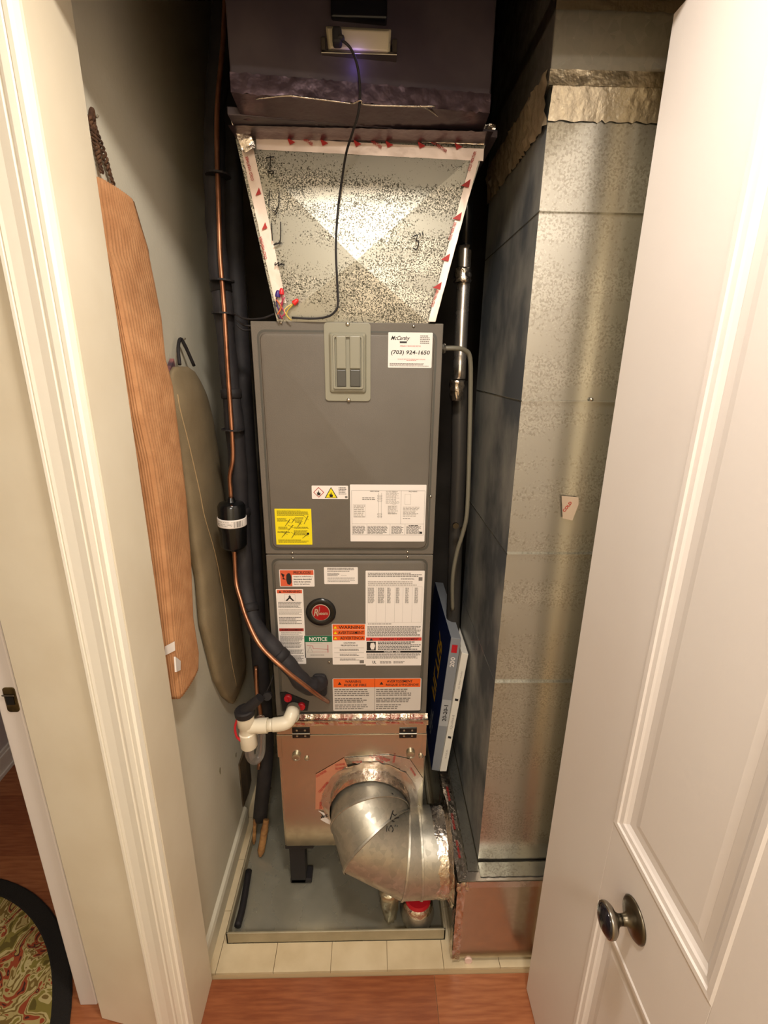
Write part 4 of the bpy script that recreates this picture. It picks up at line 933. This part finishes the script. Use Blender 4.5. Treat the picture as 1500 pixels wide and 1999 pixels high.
# ================================================================ AIR FILTERS leaning in the gap
def leaning(name, px, yq, depth, m_edge, m_face, label, th_dir=1):
    # px: four corners of the front edge face: top-left, top-right, bottom-right, bottom-left
    P_ = [W(u, v, yq) for u, v in px]; b = MB(); Q = [p+Vector((-.0, depth, 0)) for p in P_]
    b.add(P_+Q, [(0, 1, 2, 3), (0, 4, 5, 1), (1, 5, 6, 2), (2, 6, 7, 3), (3, 7, 4, 0), (4, 7, 6, 5)])
    b.m = [0, 0, 0, 0, 1, 0]
    t = thing(name, tuple((P_[2]+P_[3])/2), label, 'air filter', None)
    b.build('carton', [m_edge, m_face], t, bevel=.0015); return t, P_
YQ = 1.30
t1_, Pa = leaning('air_filter', ((881, 1245), (901, 1247), (861, 1506), (843, 1503)), YQ, .40, m_fgrey, m_blue, 'blue-faced air filter with a grey edge leaning beside the cabinet')
t2_, Pb = leaning('air_filter', ((902, 1274), (915, 1277), (872, 1506), (859, 1506)), YQ-.012, .36, m_fwhite, m_fwhite, 'white-edged air filter leaning right of the blue one')
def edge_text(P_, s_, f0, f1, w0, w1, y, m, par, nm_='lettering', bold=True):
    top = (P_[0]+P_[1])/2; bot = (P_[2]+P_[3])/2; ax_ = (top-bot); ln = ax_.length; ax_.normalize(); pr = Vector((ax_.z, 0, -ax_.x)); wd = (P_[1]-P_[0]).length
    b = MB(); O = bot+ax_*(ln*f0)+pr*(wd*(w1-.5)); O.y = y
    text(b, s_, O, ax_, -pr, ln*(f1-f0), wd*(w1-w0), bold); return b.build(nm_, m, par)
def edge_rect(P_, f0, f1, w0, w1, y, m, par, nm_):
    top = (P_[0]+P_[1])/2; bot = (P_[2]+P_[3])/2; b = MB(); wd = (P_[1]-P_[0]); ax_ = top-bot
    q = [bot+ax_*f+wd*(k-.5) for f, k in ((f0, w0), (f0, w1), (f1, w1), (f1, w0))]
    b.add([(p.x, y, p.z) for p in q], [(0, 1, 2, 3)]); return b.build(nm_, m, par)
edge_rect(Pa, .90, .955, .2, .75, YQ-.001, m_red, t1_, 'red_square'); edge_text(Pa, '200', .80, .87, .25, .7, YQ-.001, m_paper, t1_)
edge_rect(Pa, .36, .56, .05, .95, YQ-.0008, mat('pale_grey_patch', (176, 176, 176), .5), t1_, 'pale_patch')
edge_text(Pa, '20-20-1', .40, .52, .3, .72, YQ-.0015, m_black, t1_)
for f in (.30, .62): edge_rect(Pb, f, f+.018, .25, .75, YQ-.013, m_black, t2_, 'black_mark')
edge_text(Pb, 'Quilted', .38, .50, .25, .7, YQ-.013, m_lgrey, t2_, bold=False); edge_text(Pb, 'air filter media', .72, .86, .35, .6, YQ-.013, m_lgrey, t2_, bold=False); edge_text(Pb, 'size', .12, .2, .3, .6, YQ-.013, m_lgrey, t2_, bold=False)
# big lettering on the blue face
b = MB(); Pt = Pa[0]; Pbm = Pa[3]; upv = (Pt-Pbm).normalized(); nface = Vector((-1, 0, .0))
mo2 = mat('yellow_lettering', (236, 178, 40), .5)
text(b, 'FILTER', Pbm.lerp(Pt, .38)+Vector((-.0012, .18, 0)), upv, Vector((0, -1, 0)), .24, .08, True); 
b.build('lettering', mo2, t1_)
b = MB(); text(b, 'air', Pbm.lerp(Pt, .12)+Vector((-.0012, .14, 0)), upv, Vector((0, -1, 0)), .10, .07, True); b.build('lettering', m_fgrey, t1_)

# ================================================================ HANGING THINGS on the left wall
# corduroy strip
cdn = thing('hanging_corduroy_tube', (-.455, 1.03, 1.2), 'long tan corduroy holder hanging by a brown rope on the left wall', 'holder')
XW = -.481; XF = -.425
def itab(tab, k):
    if k <= tab[0][0]: return tab[0][1]
    for (a, b_), (c_, d_) in zip(tab, tab[1:]):
        if k <= c_: return b_+(d_-b_)*(k-a)/max(c_-a, 1e-6)
    return tab[-1][1]
interp = itab
XV = [(345, -.474), (430, -.472), (488, -.468), (605, -.458), (700, -.450), (900, -.445), (1200, -.444), (1364, -.447)]
def zy(tab):
    out = []
    for u, v in tab:
        p = U(u, v, x=itab(XV, v)); out.append((p.z, p.y))
    return sorted(out)
XZ = sorted([(U(270, v, x=x_).z, x_) for v, x_ in XV])
rearpts = [(220, 353), (243, 365), (261, 385), (275, 430), (296, 488), (308, 547), (322, 620), (328, 700), (342, 752), (354, 860), (368, 972), (376, 1084), (382, 1200), (392, 1268), (390, 1312), (374, 1348), (360, 1368)]
frontpts = [(192, 345), (202, 430), (208, 488), (223, 526), (240, 605), (259, 695), (279, 812), (300, 908), (320, 1044), (330, 1140), (340, 1240), (347, 1310), (353, 1364)]
fz, rz_ = zy(frontpts), zy(rearpts)
ztop = min(fz[-1][0], rz_[-1][0])+.0; zbot = max(fz[0][0], rz_[0][0])
rings = []; NR = 110; nrib = 17
for k in range(NR+1):
    z = zbot+(ztop-zbot)*k/NR; ya = interp(fz, z); yb = interp(rz_, z)
    if yb-ya < .012: yb = ya+.012
    t_top = max(0, (k/NR-.93)/.07); th = 1-.55*t_top
    xf = interp(XZ, z)
    rg_ = []
    nA = nrib*4
    for j in range(nA+1):     # broad face (towards +X)
        t = j/nA; rib = .0018*math.sin(j/4*2*PI)*min(1,.35+.65*abs(math.cos(z*6))); puff = .004*math.sin(PI*t)
        edge_in = .003*(1-min(1, t*12))**2+.014*(1-min(1, (1-t)*7))**2
        rg_.append((xf+puff-edge_in+rib, ya+(yb-ya)*t, z))
    rg_.append((XW+.006, yb+.002, z)); rg_.append((XW, yb-.01, z)); rg_.append((XW, ya, z))
    sdx = 24
    for j in range(1, sdx):   # narrow side towards the camera
        t = j/sdx; rib = .0010*math.sin(j/4*2*PI)
        rg_.append((XW+(xf-XW-.004)*t, ya-.001-rib, z))
    rings.append(rg_)
MB().loft(rings).build('corduroy_body', m_cord, cdn, smooth=True)
rp = MB()
for (a, b_) in (((175, 226), (199, 338)), ((179, 226), (222, 362))):
    A_ = U(*a, x=-.476); B_ = U(*b_, x=-.474); n = 60; d_ = (B_-A_); o1 = d_.normalized().orthogonal(); o2 = d_.normalized().cross(o1)
    for ph in (0, PI):
        rp.tube([A_.lerp(B_, i/n)+(o1*math.cos(i*.7+ph)+o2*math.sin(i*.55+ph))*.0020 for i in range(n+1)], .0023, 7)
A_ = U(176, 228, x=-.476); B_ = U(180, 230, x=-.476); rp.tube(cr_([A_+Vector((0, 0, -.004)), A_+Vector((.003, 0, .008)), (A_+B_)/2+Vector((.004, 0, .010)), B_+Vector((0, .004, -.002))], 5), .0038, 7)
rp.build('rope_loop', m_rope, cdn, smooth=True)
tg = patch([(322, 1262), (341, 1252), (342, 1270), (322, 1280)], interp(fz, U(335, 1265, x=-.446).z)-.004, m_paper, 'fabric_label', cdn)
pz = [U(u, v, x=-.4415) for u, v in ((342, 1282), (352, 1290), (352, 1308), (344, 1312)) ]
b = MB(); b.add([p+Vector((.001, 0, 0)) for p in pz]+[p+Vector((-.003, 0, 0)) for p in pz], [(0, 1, 2, 3), (4, 5, 6, 7), (0, 1, 5, 4), (1, 2, 6, 5), (2, 3, 7, 6), (3, 0, 4, 7)]); b.build('fabric_label', m_paper, cdn)
# floral cloth between
b = MB(); q = [U(u, v, x=-.470) for u, v in ((340, 700), (350, 760), (362, 860), (368, 950), (355, 955), (340, 840), (325, 740))]
b.add(q+[p+Vector((-.010, 0, 0)) for p in q], [tuple(range(7)), tuple(range(7, 14))[::-1]]+[(i, (i+1) % 7, 7+(i+1) % 7, 7+i) for i in range(7)])
o = b.build('floral_cloth', m_floral); tag(o, 'faded dark pink floral cloth hanging between the corduroy and taupe holders', 'cloth')
# taupe padded board
tpd = thing('hanging_taupe_cover', (-.46, 1.35, 1.2), 'long taupe padded cover hanging by a black strap behind the corduroy holder', 'holder')
XT = -.452
Lp = [(352, 716), (343, 730), (342, 760), (345, 800), (352, 850), (362, 900), (375, 980), (388, 1070), (399, 1130), (402, 1170), (406, 1220), (420, 1280), (432, 1330), (448, 1362), (462, 1374)]
Rp = [(372, 714), (386, 722), (398, 745), (410, 780), (420, 820), (430, 880), (440, 960), (452, 1070), (462, 1130), (468, 1170), (474, 1220), (483, 1290), (488, 1330), (484, 1352), (474, 1368)]
lz, rz2 = zy(Lp), zy(Rp)
lz = sorted([(U(u, v, x=XT).z, U(u, v, x=XT).y) for u, v in Lp]); rz2 = sorted([(U(u, v, x=XT).z, U(u, v, x=XT).y) for u, v in Rp])
zb_, zt_ = max(lz[0][0], rz2[0][0]), min(lz[-1][0], rz2[-1][0]); rings = []
sp_ = [(347, 770), (352, 800), (372, 880), (390, 960), (400, 1010), (420, 1080), (434, 1150), (444, 1220), (450, 1280), (462, 1340), (466, 1368)]
for k in range(81):
    z = zb_+(zt_-zb_)*k/80; ya = interp(lz, z); yb = interp(rz2, z); rg_ = []
    endf = min(1, min(k, 80-k)/7+.25)
    for j in range(21):
        a = PI*j/20; c_ = -math.cos(a)
        rg_.append((XT-.012+(.022*endf)*math.sin(a)**.7, (ya+yb)/2+(yb-ya)/2*c_, z))
    rg_ += [(XW+.002, yb-.004, z), (XW+.002, ya+.004, z)]
    rings.append(rg_)
tb_ = MB(); tb_.loft(rings); tb_.build('padded_body', m_olive, tpd, smooth=True)
bv2 = BVHTree.FromPolygons([Vector(v) for v in tb_.v], tb_.f)
pp_ = []
for u, v in sp_:
    r = Vector((u-CX, v-CY, F)); d = Vector((r.dot(Xc), r.dot(Yc), r.dot(Zc))).normalized(); h = bv2.ray_cast(EYE, d)
    if h[0] is not None: pp_.append(h[0])
if len(pp_) > 2: MB().tube(cr_(pp_, 6), .0016, 6).build('piping', m_piping, tpd, smooth=True)
st = MB(); hk = U(352, 662, x=-.470); st.tube(cr_([U(351, 712, x=-.462), U(348, 680, x=-.468), hk, U(360, 672, x=-.466), U(379, 714, x=-.458)], 6), .0042, 8)
st.build('strap_loop', m_strap, tpd, smooth=True)
for i, (u, v, x_, y_) in enumerate(((178, 228, XW-.003, 0), (353, 662, XW-.003, 0))):
    p = U(u, v, x=XW); o = MB().tube([p+Vector((-.004, 0, 0)), p+Vector((.010, 0, 0)), p+Vector((.012, 0, .003))], .002, 8).build('wall_hook', m_steel); tag(o, ['small wall hook holding the brown rope loop', 'small wall hook holding the black strap loop'][i], 'hook')

for i, (u, v, a, b_) in enumerate(((430, 1505, .006, .013), (461, 1474, .007, .009))):
    c_ = U(u, v, x=-.4835); b = MB(); b.prism([(c_.y+a*math.cos(t)*(1+.25*math.sin(3*t)), c_.z+b_*math.sin(t)) for t in [2*PI*k/14 for k in range(14)]], -.4842, -.4832, 'x')
    b.build('wall_scuff', mat('scuff_%d' % i, (150, 142, 116), .8), wl)

# ================================================================ RUG in the side room
rgt = thing('round_rug', (-1.2, 1.15, 0), 'patterned olive and rust rug with a black border in the side room', 'rug')
rc = Vector((-1.24, .93)) 
edge = [U(u, v, z=.008) for u, v in ((0, 1745), (60, 1770), (110, 1850), (137, 1940), (139, 1999))]
# fit circle through three edge points
def circ(a, b, c):
    ax_, ay, bx_, by, cx_, cy_ = a.x, a.y, b.x, b.y, c.x, c.y
    d = 2*(ax_*(by-cy_)+bx_*(cy_-ay)+cx_*(ay-by))
    ux = ((ax_**2+ay**2)*(by-cy_)+(bx_**2+by**2)*(cy_-ay)+(cx_**2+cy_**2)*(ay-by))/d
    uy = ((ax_**2+ay**2)*(cx_-bx_)+(bx_**2+by**2)*(ax_-cx_)+(cx_**2+cy_**2)*(bx_-ax_))/d
    return ux, uy, math.hypot(ax_-ux, ay-uy)
ex = U(0, 1714, z=.01); ey = U(105, 1785, z=.01); ez = U(140, 1919, z=.01)
ux, uy, ur = circ(ex, ey, ez)
print('rug', ux, uy, ur)
mr = bpy.data.materials.new('rug_pattern'); mr.use_nodes = True; nt = mr.node_tree; bs = nt.nodes['Principled BSDF']; bs.inputs['Roughness'].default_value = .95
tc = nt.nodes.new('ShaderNodeTexCoord'); wv = nt.nodes.new('ShaderNodeTexNoise'); wv.inputs['Scale'].default_value = 11; wv.inputs['Detail'].default_value = 2; wv.inputs['Distortion'].default_value = 2.2
nt.links.new(tc.outputs['Object'], wv.inputs[0]); rp_ = nt.nodes.new('ShaderNodeValToRGB'); e_ = rp_.color_ramp; e_.interpolation = 'CONSTANT'
for i, (p_, c_) in enumerate(((0, (96, 82, 30)), (.38, (132, 118, 52)), (.44, (190, 172, 118)), (.49, (120, 96, 44)), (.53, (176, 156, 100)), (.57, (150, 66, 34)), (.62, (70, 34, 24)), (.66, (160, 140, 80)))):
    el_ = e_.elements[i] if i < 2 else e_.elements.new(p_); el_.position = p_; el_.color = lin(c_)
nt.links.new(wv.outputs[0], rp_.inputs[0]); nt.links.new(rp_.outputs[0], bs.inputs['Base Color'])
MB().lathe([(0, 0), (ur-.045, 0), (ur-.045, .009), (0, .009)], (ux, uy, .0005), (0, 0, 1), 96).build('rug_field', mr, rgt)
MB().lathe([(ur-.046, 0), (ur, 0), (ur+.001, .006), (ur-.004, .011), (ur-.042, .011), (ur-.046, .009)], (ux, uy, .0005), (0, 0, 1), 96, False).build('border', m_rugb, rgt)

for o in bpy.data.objects:
    if o.parent is not None and o.name.split('.')[0] in ('fine_print', 'ruled_lines', 'lettering', 'red_lettering', 'sketch', 'marker_writing', 'symbol', 'foil_tape', 'foil_seam', 'edge_tape', 'foil_band'):
        o['kind'] = 'stuff'

for o in bpy.data.objects:
    g = {'air_filter': 'air filters leaning in the gap', 'support_foot': 'rubber feet under the filter box', 'wall_hook': 'wall hooks on the left wall', 'wood_scrap': 'wood pieces left of the filter box', 'wood_splinter': 'wood pieces left of the filter box'}.get(o.name.split('.')[0])
    if g and o.parent is None: o['group'] = g
